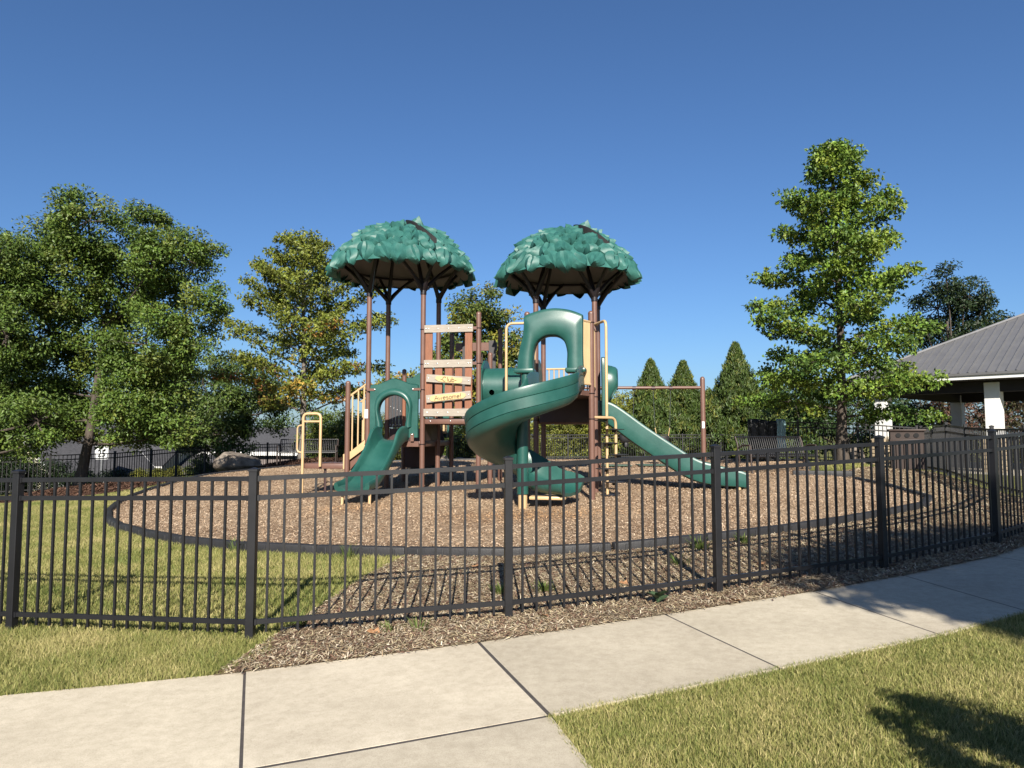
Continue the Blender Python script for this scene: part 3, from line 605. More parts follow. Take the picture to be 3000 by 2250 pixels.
pth = spline([(-3.0,-.06,1.17),(-3.01,-.28,1.13),(-3.05,-.55,.93),(-3.10,-.92,.62),(-3.14,-1.25,.385),(-3.16,-1.5,.30),(-3.18,-1.74,.285),(-3.18,-1.84,.27)], 5)
s1 = chute(pth, uprof(.27, lambda t: .10+.14*max(0,1-t*1.6)+.10*math.exp(-((t-.16)/.10)**2)+.035*math.exp(-((t-.66)/.16)**2)), 'slide', ps)
for dx in (-.27, .27):
    MB().tube([(-3.18+dx,-1.62,.28),(-3.18+dx,-1.66,-.35)], .028, 10).build('slide_leg', M['tan'], s1, True)
pth = spline([(A+.02,.6,1.60),(A+.16,.6,1.58),(A+.40,.6,1.42),(2.0,.6,1.12),(2.6,.6,.71),(2.95,.6,.49),(3.25,.6,.365),(3.6,.6,.305),(4.0,.6,.28),(4.14,.6,.26)], 5)
s2 = chute(pth, uprof(.25, lambda t: .36-.15*max(0, (t-.72)/.28)), 'slide', ps); s2['label'] = 'straight green slide running down to the right'
for dy in (.33,): 
    for q in (.36,.84): MB().tube([(4.0,q,.26),(4.02,q,-.4)], .028, 10).build('slide_leg', M['tan'], s2, True)
MB().tube([(3.75,.6,.26),(3.75,.6,-.3)], .03, 8).build('slide_leg', M['brown'], s2, True)

def arch(O, I, y0, y1, bulge, name, parent, m='green'):
    """tunnel-shaped plastic panel: O, I = matching outer and inner outlines (x, z)"""
    secs = []
    for (ox, oz), (ix_, iz) in zip(O, I):
        o_, i_ = Vector((ox, 0, oz)), Vector((ix_, 0, iz)); P = lambda t, y: Vector((o_.x+(i_.x-o_.x)*t, y, o_.z+(i_.z-o_.z)*t))
        secs.append([P(0,y1), P(-.01,(y0+y1)/2), P(.0,y0+.03), P(.04,y0), P(.12,y0-bulge*.15), P(.28,y0-bulge*.7), P(.45,y0-bulge*.92), P(.62,y0-bulge), P(.80,y0-bulge*.8), P(.94,y0-bulge*.25), P(1.0,y0+.02), P(1.0,y1)])
    return MB().sweep(secs).build(name, M[m], parent, True, 46)
def outline(pts, n): return [tuple(p) for p in resample(spline([np.array(p) for p in pts], 6), 1)] if n is None else [tuple(p) for p in rs(spline([np.array(p) for p in pts], 6), n)]
def rs(P, n):
    P = np.array(P); L = np.r_[0, np.cumsum(np.linalg.norm(np.diff(P, axis=0), axis=1))]; t = np.linspace(0, L[-1], n)
    return np.c_[np.interp(t, L, P[:,0]), np.interp(t, L, P[:,1])]
# panel over the small slide
O = outline([(-3.53,1.25),(-3.53,1.8),(-3.53,2.28),(-3.49,2.33),(-3.36,2.34),(-3.22,2.39),(-3.0,2.46),(-2.78,2.39),(-2.64,2.34),(-2.51,2.33),(-2.47,2.28),(-2.47,1.8),(-2.47,1.22)], 49)
I = outline([(-3.26,1.25),(-3.26,1.45),(-3.30,1.62),(-3.335,1.78),(-3.29,1.95),(-3.17,2.06),(-3.0,2.105),(-2.83,2.06),(-2.72,1.95),(-2.67,1.78),(-2.705,1.62),(-2.74,1.45),(-2.74,1.22)], 49)
h1 = arch(O, I, -.09, -.04, .0, 'slide_hood', ps)
# raised lip around its opening
secs = []
for (ox, oz), (ix_, iz) in zip(O[4:-4], I[4:-4]):
    d = Vector((ox-ix_, 0, oz-iz)); d.normalize(); p = Vector((ix_, 0, iz))
    secs.append([p+d*a+Vector((0,y_,0)) for a, y_ in ((.0,.03),(-.005,-.09),(.004,-.13),(.03,-.155),(.07,-.158),(.105,-.145),(.13,-.115),(.145,-.093),(.145,-.05))])
MB().sweep(secs).build('hood_lip', M['green'], h1, True, 60)
for x_ in (-3.5,-2.5): MB().box((x_-.09,-.10,2.20),(x_+.09,-.075,2.25)).build('bracket_tab', M['brown'], h1)
MB().box((-2.62,-.11,1.14),(-2.55,-.09,1.30)).build('bracket_tab', M['brown'], h1)
for x_, z_ in ((-3.42,2.225),(-2.58,2.225),(-2.585,1.28)):
    b_ = MB().lathe([(.018,0),(.016,.01),(.006,.016)], 8).build('bolt', M['bolt'], h1, True); b_.location = (x_,-.102 if z_ > 2 else -.111,z_); b_.rotation_euler = (R(90),0,0)
MB().box((-2.72,-.06,1.03),(-2.46,-.035,1.14)).build('slide_mount', M['brown'], ps)
# hood of the spiral slide
O = outline([(-.13,2.42),(-.12,2.62),(-.08,2.86),(-.03,3.05),(-.005,3.25),(-.005,3.42),(.02,3.455),(.10,3.49),(.3,3.55),(.55,3.58),(.8,3.55),(.98,3.49),(1.05,3.455),(1.075,3.42),(1.075,3.0),(1.075,2.7),(1.085,2.42)], 57)
I = outline([(.16,2.42),(.16,2.62),(.18,2.82),(.235,2.96),(.33,3.04),(.42,3.075),(.5,3.08),(.6,3.07),(.69,3.02),(.755,2.93),(.79,2.78),(.79,2.66),(.785,2.55),(.79,2.45)], 57)
h2 = arch(O, I, -1.62, -1.38, .05, 'spiral_hood', ps)
for x0, x1 in ((-.17,.19),(.76,1.13)): MB().box((x0,-1.72,2.395),(x1,-1.36,2.48), None, .025).build('hood_foot', M['green'], h2, True, 40)
MB().tube([(.03,-1.58,2.40),(.03,-1.58,1.95)], .085, 14).build('hood_leg', M['green'], h2, True)
MB().tube([(.98,-1.52,2.40),(.98,-1.52,2.08)], .05, 10).build('hood_leg', M['tan'], h2, True)
# panel of the straight slide, facing right
O = outline([(.10,1.66),(.08,2.1),(.08,2.7),(.12,2.84),(.3,2.86),(.6,2.88),(.9,2.86),(1.08,2.84),(1.12,2.7),(1.12,2.1),(1.10,1.66)], 41)
I = outline([(.34,1.66),(.32,2.0),(.27,2.2),(.30,2.4),(.42,2.52),(.6,2.56),(.78,2.52),(.9,2.4),(.93,2.2),(.88,2.0),(.86,1.66)], 41)
h3 = arch(O, I, -.05, .04, .0, 'slide_hood', ps); h3.location = (A+.16, 0, 0); h3.rotation_euler = (0,0,R(90))
secs = []
for (ox, oz), (ix_, iz) in zip(O[3:-3], I[3:-3]):
    d = Vector((ox-ix_, 0, oz-iz)); d.normalize(); p = Vector((ix_, 0, iz)); q = max(.15, min(1, (iz-1.75)/.5))
    secs.append([p+d*a+Vector((0,y_*q,0)) for a, y_ in ((.0,.03),(-.005,-.12),(.005,-.22),(.035,-.27),(.08,-.275),(.12,-.24),(.15,-.16),(.165,-.085),(.165,-.03))])
MB().sweep(secs).build('hood_lip', M['green'], h3, True, 60)

# spiral chute
C = Vector((.10,-2.40)); rad = .50; pts = []
zt = lambda a: float(np.interp(-a, [-15,90,180,290], [2.40,1.98,1.50,.86]))-.45
pts += [(.63,-1.30,2.06),(.62,-1.6,2.05),(.605,-1.95,2.02)]
for a in np.arange(12, -291, -7.5): pts.append((C.x+rad*math.cos(R(a)), C.y+rad*math.sin(R(a)), zt(a)))
a = -290; hd = Vector((math.sin(R(a)), -math.cos(R(a)))); e0 = pts[-1]
for k, z_ in ((.16,.355),(.34,.33),(.50,.325),(.62,.315),(.68,.30)): pts.append((e0[0]+hd.x*k, e0[1]+hd.y*k, z_))
def sprof(t):
    ho = .45-(.22*max(0,(t-.80)/.2)); hi = .26+.10*(1-t)-.10*max(0,(t-.8)/.2)
    g_ = lambda h_: [(.452+.02*(1-(h_/ho)), h_+.008), (.436+.02*(1-h_/ho), h_), (.452+.02*(1-h_/ho), h_-.008)]
    return [(-.40,hi),(-.39,hi*.5),(-.34,.05),(-.24,.0),(0,-.02),(.22,.0),(.34,.05),(.40,.15),(.42,ho),(.435,ho+.02),(.455,ho+.015),(.47,ho-.02)]+g_(ho*.66)+g_(ho*.26)+[(.44,.03),(.37,-.035),(.22,-.06),(0,-.075),(-.24,-.055),(-.36,-.0),(-.425,hi*.5),(-.43,hi-.01),(-.425,hi+.015),(-.41,hi+.018)]
sp = chute(pts, sprof, 'spiral_slide', ps); sp['label'] = 'green spiral slide winding down in front of the tower'
MB().tube([(C.x,C.y,1.75),(C.x,C.y,.28)], .098, 18).build('sleeve', M['green'], sp, True)
MB().tube([(C.x,C.y,.30),(C.x,C.y,-.4)], .078, 16).build('slide_leg', M['tan'], sp, True)
MB().box((C.x+.10,-2.36,.18),(C.x+.72,-2.0,.24), None, .02).build('exit_bracket', M['tan'], sp, True)
MB().tube([(.75,-2.1,.25),(.75,-2.1,-.35)], .03, 10).build('slide_leg', M['brown'], sp, True)

# tunnel with bubble holes
def cyl_mesh(r0, r1, x0, x1, n=40):
    V = []; F = []
    for x_, r_ in ((x0,r0),(x1,r0),(x1,r1),(x0,r1)):
        for k in range(n): a = 2*math.pi*k/n; V.append((x_, r_*math.cos(a), r_*math.sin(a)))
    for i in range(4):
        for k in range(n): F.append((i*n+k, i*n+(k+1) % n, ((i+1) % 4)*n+(k+1) % n, ((i+1) % 4)*n+k))
    return MB().add(V, F)
tn = cyl_mesh(.43, .405, -1.16, -.04).build('tunnel', M['green'], ps, True, 50); tn.location = (0,.6,2.27)
for x_ in (-.96,-.60,-.30):
    cu = link('cutter', MB().tube([(x_,-.6,-.11),(x_,-.2,-.11)], .058, 20).mesh('cutter', M['green']), None, ps); cu.location = (0,.6,2.27)
    md = tn.modifiers.new('b', 'BOOLEAN'); md.object = cu; md.operation = 'DIFFERENCE'; md.solver = 'EXACT'
    bpy.context.view_layer.update(); me = bpy.data.meshes.new_from_object(tn.evaluated_get(bpy.context.evaluated_depsgraph_get())); tn.modifiers.clear(); tn.data = me; bpy.data.objects.remove(cu)
for x_ in (-.62,): cyl_mesh(.445,.432,x_-.022,x_+.022).build('seam_band', M['green'], tn, True, 50)
for x_ in (-1.17,-.03):
    f_ = MB().prism([(.08,1.66),(1.12,1.66),(1.12,2.55),(.98,2.72),(.78,2.84),(.6,2.87),(.42,2.84),(.22,2.72),(.08,2.55)], -.02, .02, Matrix(((0,0,1,x_),(1,0,0,0),(0,1,0,0),(0,0,0,1)))).build('tunnel_panel', M['green'], ps)

for (ix,iy) in ((-3,0),(-2,0)):
    for z_ in (2.22,1.08): clamp(ix*A, iy*A, z_)
for (ix,iy) in ((1,-1),(0,-1),(1,0),(0,0)):
    for z_ in (2.04,3.36,1.57): clamp(ix*A, iy*A, z_)
# club panel
cp = MB().box((-2.31,-.045,1.70),(-1.33,-.03,1.72)).build('club_panel', M['dkbrown'], ps); cp['label'] = 'club panel of red brown planks with grey boards and yellow name plates'
for k in range(5):
    x0 = -2.335+k*.2135; top = 3.42 if k in (0,4) else 2.72
    MB().box((x0,-.052,1.66),(x0+.155,-.018,top), None, .004).build('plank', M['plank'], cp)
def gboard(x0, x1, z0, z1, rot=0, y_=-.085, bolts=()):
    L_ = x1-x0; b = MB().box((-L_/2,-.016,-(z1-z0)/2),(L_/2,.016,(z1-z0)/2), None, .004).build('board', M['board'], cp); b.location = ((x0+x1)/2, y_, (z0+z1)/2); b.rotation_euler = (0, R(rot), 0)
    for q in bolts:
        k = MB().lathe([(.013,0),(.012,.006),(.005,.010)], 8).build('bolt', M['bolt'], cp, True); off = (q-.5)*L_
        k.location = ((x0+x1)/2+off*math.cos(R(rot)), y_-.016, (z0+z1)/2-off*math.sin(R(rot))); k.rotation_euler = (R(90),0,0)
    return b
row = (.04,.085,.28,.5,.71,.915,.96)
gboard(-2.35,-1.305,3.41,3.57,0,-.07,row); gboard(-2.355,-1.315,2.675,2.835,0,-.07,row); gboard(-2.355,-1.315,1.66,1.815,0,-.07,(.08,.29,.5,.71,.92))
gboard(-2.29,-1.335,2.34,2.50,4.3,-.10,(.05,.95)); gboard(-2.29,-1.335,1.98,2.14,-5.2,-.10,(.05,.95))
def plate(pts, cx, cz, rot, y_):
    o = MB().prism(pts, -.006, .006, Matrix.Rotation(R(90),4,'X')).build('name_plate', M['yellow'], cp); o.location = (cx, y_, cz); o.rotation_euler = (0,R(rot),0); return o
pl1 = plate([(-.30,.0),(-.27,.055),(-.18,.066),(.05,.062),(.14,.045),(.27,.05),(.285,.02),(.27,-.05),(.2,-.066),(-.1,-.062),(-.22,-.05)], -1.80, 2.417, 4.3, -.124)
pl2 = plate([(-.385,-.005),(-.36,.055),(-.25,.066),(.1,.055),(.30,.062),(.375,.03),(.38,-.02),(.32,-.062),(-.05,-.06),(-.3,-.066),(-.37,-.05)], -1.82, 2.057, -5.2, -.124)
arc = lambda cx, cy, rx, ry, a0, a1, n=10: [(cx+rx*math.cos(R(a0+(a1-a0)*i/n)), cy+ry*math.sin(R(a0+(a1-a0)*i/n))) for i in range(n+1)]
GL = {'C':[arc(.36,.5,.36,.5,45,315)],'l':[[(.1,0),(.1,1.0)]],'u':[[(.05,.62),(.05,.25)]+arc(.27,.22,.22,.22,180,360)+[(.49,.62),(.49,0)]],'b':[[(.05,1.0),(.05,0)],arc(.28,.3,.23,.3,0,360,14)],
'A':[[(0,0),(.38,1),(.76,0)],[(.14,.36),(.62,.36)]],'w':[[(0,.6),(.18,0),(.34,.5),(.5,0),(.68,.6)]],'e':[[(.05,.33),(.52,.33)]+arc(.29,.31,.24,.3,0,310,12)],'s':[arc(.22,.46,.18,.15,40,270,8)+arc(.22,.155,.2,.155,90,-150,8)],
'o':[arc(.28,.3,.25,.3,0,360,14)],'m':[[(.03,0),(.03,.6)],[(.03,.42)]+arc(.2,.44,.16,.16,160,0,6)+[(.36,0)],[(.36,.42)]+arc(.54,.44,.17,.16,160,0,6)+[(.71,0)]],'!':[[(.1,1.0),(.1,.3)],[(.1,.08),(.1,.0)]],'-':[[(.0,.4),(.3,.4)]]}
AD = dict(C=.86,l=.3,u=.66,b=.68,A=.88,w=.82,e=.68,s=.56,o=.68,m=.88); AD['!'] = .25; AD['-'] = .42
def write(txt, parent, h, wsc=1):
    wd = sum(AD[c_] for c_ in txt)*h*wsc; x_ = -wd/2; mb = MB()
    for c_ in txt:
        for st in GL[c_]: mb.tube([(x_+u*h*wsc, -.008, (v-.48)*h) for u, v in st], .0062, 5)
        x_ += AD[c_]*h*wsc
    return mb.build('lettering', M['ink'], parent)
write('-Club-', pl1, .092, 1.15); write('Awesome!', pl2, .092, 1.15)
for x_ in (-2.4,-1.2):
    for z_ in (3.49,2.755): clamp(x_, 0, z_)
    for z_ in (3.49,2.755): 
        xx = x_+(.07 if x_ < -2 else -.07); MB().box((xx-.045,-.055,z_-.03),(xx+.045,-.04,z_+.03)).build('bracket_tab', M['brown'], cp)
# coloured uprights seen between the planks: rails of the far side
MB().tube([(-2.13,.5,1.62),(-2.13,.5,2.75)], .018, 8).build('rail_bar', M['tan'], ps, True)
for k in range(4): MB().box((-2.42+.03, .2+k*.22, 1.65),(-2.38+.03,.35+k*.22,2.70)).build('plank', M['plank'], ps)
# back entry of the club deck: beam and two grey rubber planks
MB().box((-2.3,2.38,3.30),(-1.28,2.42,3.50), None, .004).build('beam', M['brown'], ps)
for x0 in (-2.12,-1.47): MB().box((x0,2.33,1.62),(x0+.17,2.37,3.54), None, .004).build('plank', M['rubber'], ps)
# climbing wall behind the small slide
for k in range(5):
    x0 = -3.62+k*.078; p_ = MB().box((x0,1.165,1.44),(x0+.066,1.20,2.42-.03*abs(k-1)), None, .004).build('plank', M['rubber'], ps)
    for z_ in (1.50,1.95-.035*k):
        b_ = MB().lathe([(.012,0),(.011,.006),(.005,.01)], 8).build('bolt', M['bolt'], p_, True); b_.location = (x0+.035,1.164,z_); b_.rotation_euler = (R(90),0,0)
MB().box((-3.225,1.17,1.44),(-3.16,1.20,2.36)).build('plank', M['plank'], ps)
# green climber behind, curving down to the back
pth = spline([(-3.0,2.46,1.16),(-3.05,2.75,1.05),(-3.2,3.05,.78),(-3.38,3.35,.48),(-3.5,3.6,.34),(-3.56,3.8,.32)], 5)
chute(pth, uprof(.26, .22), 'back_slide', ps)
MB().prism([(-3.54,1.2),(-3.3,1.2),(-3.3,2.1),(-3.0,2.3),(-2.7,2.1),(-2.7,1.2),(-2.46,1.2),(-2.46,2.66),(-2.6,2.68),(-2.8,2.78),(-3.0,2.82),(-3.2,2.78),(-3.4,2.68),(-3.54,2.66)], -.025, .025, Matrix(((1,0,0,0),(0,0,1,2.42),(0,1,0,0),(0,0,0,1)))).build('back_hood', M['green'], ps)
# panels under the back deck
MB().box((-3.10,2.33,1.06),(-2.85,2.37,1.50), None, .01).build('play_panel', M['tan'], ps)
MB().box((-2.73,2.33,1.30),(-2.51,2.37,1.55), None, .01).build('play_panel', M['tan'], ps)
oc = [(.54*math.cos(a), .58*math.sin(a)) for a in np.linspace(-1.4, 1.2, 18)]
MB().prism([(-.45,-.58)]+oc+[(-.45,.0)], -.02, .02, Matrix(((1,0,0,-3.08),(0,0,1,2.30),(0,1,0,1.06),(0,0,0,1)))).build('drum_panel', M['dkbrown'], ps)
MB().tube([(-3.08+.55*math.cos(a),2.27,1.06+.59*math.sin(a)) for a in np.linspace(-1.3,.6,14)], .012, 6).build('drum_rim', M['rubber'], ps, True)
MB().tube([(-2.48,2.3,1.5),(-2.48,2.3,.55)], .008, 6).build('hanging_chain', M['chain'], ps)

# transfer station and steps on the left
MB().box((-5.1,.05,.55),(-4.12,.95,.66), None, .012).build('transfer_deck', M['brown'], ps, True, 35)
for x_, y_ in ((-4.95,.9),(-4.3,.9),(-4.6,.15)): MB().tube([(x_,y_,.58),(x_,y_,-.45)], .026, 8).build('station_leg', M['dkbrown'], ps, True)
gr = MB(); gr.tube([(-5.06,.0,-.45),(-5.06,.0,1.55)]+bend((-5.06,0,1.4),(-5.06,0,1.73),(-4.66,.0,1.73),.11)+bend((-5.06,0,1.73),(-4.66,0,1.73),(-4.66,0,1.4),.11)+[(-4.66,.0,.60)], .03, 10)
gr.tube([(-5.06,0,1.56),(-4.66,0,1.56)], .022, 8); gr.tube([(-5.06,0,1.48)]+bend((-5.06,0,1.48),(-5.19,0,1.48),(-5.19,0,1.0),.09)+bend((-5.19,0,1.3),(-5.19,0,.9),(-5.06,0,.9),.09)+[(-5.06,0,.9)], .018, 8)
gr.build('grab_rail', M['tan'], ps, True)
st = MB()
for y_ in (.12,.9):
    V = [(-4.16,y_,.62),(-4.16,y_,.38),(-3.66,y_,.95),(-3.66,y_,1.28)]; V += [(p[0],p[1]+.03,p[2]) for p in V]
    st = MB().add(V, [(0,1,2,3),(7,6,5,4),(0,4,5,1),(1,5,6,2),(2,6,7,3),(3,7,4,0)]).build('stair_stringer', M['brown'], ps)
for k in range(3): MB().box((-4.12+k*.16,.15,.60+k*.17),(-3.94+k*.16,.9,.66+k*.17), None, .01).build('stair_tread', M['brown'], ps, True, 35)
for y_ in (.06,.98):
    rl = MB(); rl.tube([(-4.15,y_,2.02),(-3.66,y_,2.36)], .024, 8)
    for k in range(4): x_ = -4.10+k*.13; rl.tube([(x_,y_,.80+k*.12),(x_,y_,2.05+k*.09)], .017, 8)
    rl.build('stair_rail', M['tan'], ps, True)
    V = [(-4.16,y_-.015,.55),(-4.16,y_-.015,.86),(-3.98,y_-.015,.93),(-3.66,y_-.015,1.18),(-3.66,y_-.015,1.0),(-4.05,y_-.015,.72),(-4.10,y_-.015,.55)]; n_ = len(V); V += [(p[0],p[1]+.03,p[2]) for p in V]
    MB().add(V, [tuple(range(n_)), tuple(range(2*n_-1, n_-1, -1))]+[(i, (i+1) % n_, n_+(i+1) % n_, n_+i) for i in range(n_)]).build('stair_side', M['tan'], ps)

# barriers, poles and pod climber on the right
def barrier(p, q, z0, z1, n, name='barrier'):
    p, q = Vector((*p,0)), Vector((*q,0)); root = MB().tube([p+Vector((0,0,z1)), q+Vector((0,0,z1))], .022, 8)
    root.tube([p+Vector((0,0,z0)), q+Vector((0,0,z0))], .022, 8); b = root.build(name, M['tan'], ps, True)
    for k in range(n):
        c = p.lerp(q, (k+.5)/n); MB().tube([c+Vector((0,0,z0)), c+Vector((0,0,z1))], .014, 8).build('bar', M['tan'], b, True)
    return b
barrier((1.045,-1.52),(1.185,-1.27),2.2,3.36,7); barrier((A,-A+.08),(A,-.07),2.2,3.36,10); barrier((.02,-1.27),(.13,-1.45),2.2,3.3,4); barrier((0,-A+.08),(0,-.07),2.2,3.36,7); barrier((0.07,A),(.62,A),1.72,2.72,5); barrier((.8,A),(A-.07,A),1.72,2.55,3)
fp = MB(); fp.tube([(0,-1.2,3.38)]+bend((0,-1.2,3.38),(-.40,-1.2,3.38),(-.40,-1.2,2.4),.13)+[(-.40,-1.2,-.4)], .026, 10); fp.build('pole', M['tan'], ps, True)
def pods(x_, y_, pts, zs):
    o = MB().tube(pts, .028, 10).build('pod_pole', M['tan'], ps, True)
    for k, z_ in enumerate(zs):
        d = MB(); n_ = 20; pr = [(.03,-.06),(.045,-.05),(.05,-.012),(.19,-.006),(.195,.006),(.05,.014),(.032,.02)]
        d.lathe(pr, n_, (x_+(.05 if k % 2 else -.03), y_, z_)); d.build('pod', M['border'], o, True, 40)
pods(1.45,-.55, [(1.2,-.02,3.5),(1.27,-.15,3.5)]+bend((1.2,-.02,3.5),(1.45,-.55,3.5),(1.45,-.55,2.5),.14)+[(1.45,-.55,-.4)], (1.60,1.12,.63,.13))
pods(1.62,-.62, [(1.2,-1.14,1.60)]+bend((1.2,-1.14,1.6),(1.62,-.62,1.6),(1.62,-.62,.5),.15)+[(1.62,-.62,-.4)], (1.38,.90,.38))
MB().tube([(.95,2.0,1.62),(.95,2.0,-.4)], .026, 10).build('pole', M['tan'], ps, True)
lo = MB(); lo.tube([(.78,1.2,1.62),(.78,1.2,2.7)]+bend((.78,1.2,2.6),(.78,1.2,2.95),(1.1,1.2,2.95),.2)+[(1.1,1.2,2.95)], .024, 10); lo.build('grab_rail', M['tan'], ps, True)

# ------------------------------------------------------------------ foliage
def leaves(c, d, n, L, W, tint):
    """folded rhombic leaves: centre, direction, normal, length, width (all per leaf)"""
    k = len(c); d = unit(d); s = unit(np.cross(d, n)); n = np.cross(s, d); L = L[:,None]; W = W[:,None]
    V = np.stack([c-d*L*.5, c+s*W*.5+n*W*.18-d*L*.05, c+d*L*.5-n*L*.08, c-s*W*.5+n*W*.18-d*L*.05], 1).reshape(-1, 3)
    b = np.arange(k)[:,None]*4; F = np.concatenate([b+np.array([[0,1,2]]), b+np.array([[0,2,3]])])
    return V, F, np.repeat(tint, 4, 0)
def clump_leaves(C, Rr, per, lsz, pal, flat=.7, aspect=.45, droop=.3, out=None, tuft=1):
    """C (m,3) clump centres, Rr (m,) radii, pal (m,3) base tint"""
    m = len(C); i = np.repeat(np.arange(m), per); k = len(i)
    off = unit(rng.normal(size=(k,3)))*(rng.random((k,1))**.45); off[:,2] *= flat
    c = C[i]+off*Rr[i][:,None]
    d = off*.9+rng.normal(size=(k,3))*.55+np.array([0,0,-droop]); nrm = off*.5+np.array([0,-.25,.75])+rng.normal(size=(k,3))*.5
    t = pal[i]*rng.uniform(.72,1.3,(k,1))*np.c_[rng.uniform(.9,1.15,k), np.ones(k), rng.uniform(.8,1.2,k)]
    L = lsz*rng.uniform(.7,1.25,k)
    if tuft > 1:                                     # several narrow lobes from one stalk: oak leaf
        c = np.repeat(c, tuft, 0); d = np.repeat(unit(d), tuft, 0)+rng.normal(size=(k*tuft,3))*.55; nrm = np.repeat(nrm, tuft, 0); t = np.repeat(t, tuft, 0); L = np.repeat(L, tuft); c = c+unit(d)*L[:,None]*.3
    return leaves(c, d, nrm, L, L*aspect, t)
def palette(base, m, v=.2, alt=None, p=.0):
    b = np.tile(np.array(base), (m,1))*rng.uniform(1-v,1+v,(m,1))
    if alt is not None: k = rng.random(m) < p; b[k] = np.array(alt)*rng.uniform(.8,1.2,(k.sum(),1))
    return b
def limb(mb, a, b, r0, r1, sag=.12, n=6, sides=6):
    a, b = Vector(a), Vector(b); L = (b-a).length; mid = a.lerp(b, .5)+Vector((random.uniform(-.05,.05)*L, random.uniform(-.05,.05)*L, sag*L*random.uniform(.5,1.2)))
    pts = [a*(1-t)**2+mid*2*t*(1-t)+b*t*t for t in [k/n for k in range(n+1)]]
    mb.tube(pts, [r0+(r1-r0)*k/n for k in range(n+1)], sides); return pts
def trunk_tube(mb, base, top, r, n=9, wob=.05, flare=1.5):
    base, top = Vector(base), Vector(top); pts = []; rs_ = []
    for k in range(n+1):
        t = k/n; p = base.lerp(top, t)+Vector((math.sin(t*5+base.x)*wob, math.cos(t*4+base.y)*wob, 0)); pts.append(p)
        rs_.append(r*(1-.72*t)*(1+(flare-1)*math.exp(-t*14)))
    pts[0] = base-Vector((0,0,.25)); mb.tube(pts, rs_, 12); return pts
def lobe_tree(name, label, cat, base, tr, lobes, lsz, pal, alt=None, p=0, dens=1., crad=.42, per=70, bark='bark', aspect=.45, flat=.7, group=None, fork=.35, tuft=1, droop=.3, inner=.62):
    base = Vector(base); base.z = G(base.x, base.y); root = thing(name, label, cat, base, 0, group); lob = [(Vector(l[0])-base, Vector(l[1]) if hasattr(l[1], '__len__') else Vector((l[1],)*3)) for l in lobes]
    top = max(lob, key=lambda l: l[0].z)[0]; mb = MB(); tp = trunk_tube(mb, (0,0,0), (top.x*.45, top.y*.45, top.z*.8), tr); Cs = []; Rs = []; Ps = []
    for c, r in lob:
        m = max(5, int(dens*7.5*(r.x*r.y*r.z)**(2/3)/crad**2*.8)); q = rng.normal(size=(m,3)); q = unit(q)*(inner+(1-inner)*rng.random((m,1)))
        P = np.array(c)+q*np.array(r); Cs.append(P); Rs.append(crad*rng.uniform(.7,1.25,m)); Ps.append(palette(pal, m, .22, alt, p))
        hz = max(.2, min(.8, (c.z*fork)/max(tp[-1].z, .1)+.12)); k = int(hz*(len(tp)-1)); a = tp[k]
        limb(mb, a, c, tr*(1-.7*hz)*.38, tr*.12, -.10)
        for e in P[:: max(1, m//9)]: limb(mb, c, Vector(e), tr*.14, .008, .03, 4, 4)
    C_ = np.vstack(Cs); V, F, T = clump_leaves(C_, np.hstack(Rs), per, lsz, np.vstack(Ps), flat, aspect, droop, None, tuft)
    mb.build('trunk', M[bark], root, True, 60); link('crown', bulk('crown', V, F, M['leaf'], T), None, root); return root
def limb_tree(name, label, base, H, prof, tr, lsz, pal, alt=None, palt=lambda h: 0, h0=.14, nl=46, per=46, bark='bark', crad=.30, up=(.05,.9), lean=(0,0), group=None, aspect=.38, tuft=2):
    """tree with one leader and tiers of limbs; prof(t) = limb reach at relative height t"""
    base = Vector(base); base.z = G(base.x, base.y); root = thing(name, label, 'tree', base, 0, group); mb = MB(); tp = trunk_tube(mb, (0,0,0), (lean[0], lean[1], H*.97), tr); Cs = []; hs = []
    for k in range(nl):
        t = h0+(1-h0)*((k+.5)/nl)**.9; az = k*2.399963+random.uniform(-.3,.3); a = Vector((lean[0]*t, lean[1]*t, H*t*.95)); L = prof(t)*random.uniform(.72,1.12)
        el = up[0]+(up[1]-up[0])*t**1.5+random.uniform(-.12,.12); d = Vector((math.cos(az)*math.cos(el), math.sin(az)*math.cos(el), math.sin(el))); b = a+d*L
        pts = limb(mb, a, b, max(.012, tr*.34*(1-t*.8)), .008, .10, 7, 5)
        n = max(2, int(L/.30))
        for j in range(n):
            s = .22+.78*(j+random.random())/n; i = min(6, int(s*7)); q = pts[i].lerp(pts[i+1], s*7-i); sl_ = (.16+.38*(1-s))*min(1, L/1.5)+.06
            for side in (-1, 1):
                e = q+Vector((-math.sin(az)*side*sl_*random.uniform(.3,1.4), math.cos(az)*side*sl_*random.uniform(.3,1.4), random.uniform(-.10,.16))); Cs.append(tuple(e)); hs.append(t)
                if random.random() < .35: limb(mb, q, e, .010, .004, 0, 2, 3)
        Cs.append(tuple(b)); hs.append(t)
    C_ = np.array(Cs); m = len(C_); P = palette(pal, m, .2); hh = np.array(hs)
    if alt is not None:
        pr = np.array([palt(h) for h in hh]); k = rng.random(m) < pr; A_ = np.array(alt); A_ = A_[rng.integers(0, len(A_), k.sum())]; P[k] = A_*rng.uniform(.75,1.25,(k.sum(),1))
    V, F, T = clump_leaves(C_, crad*rng.uniform(.7,1.3,m)*(1-.3*hh), per, lsz, P, .62, aspect, .25, None, tuft)
    mb.build('trunk', M[bark], root, True, 60); link('crown', bulk('crown', V, F, M['leaf'], T), None, root); return root
def LB_(l, Y, jit=1.0, depth=.85):
    """lobes given as seen (x, y, radius) at distance Y, staggered in depth"""
    out = []
    for k, (px, py, r) in enumerate(l):
        s = Y/2100; yy = Y+((k*37) % 7-3)*.33*jit; p = bx(px, py, yy); out.append((p, (r*s, r*s*depth+.2, r*s)))
    return out
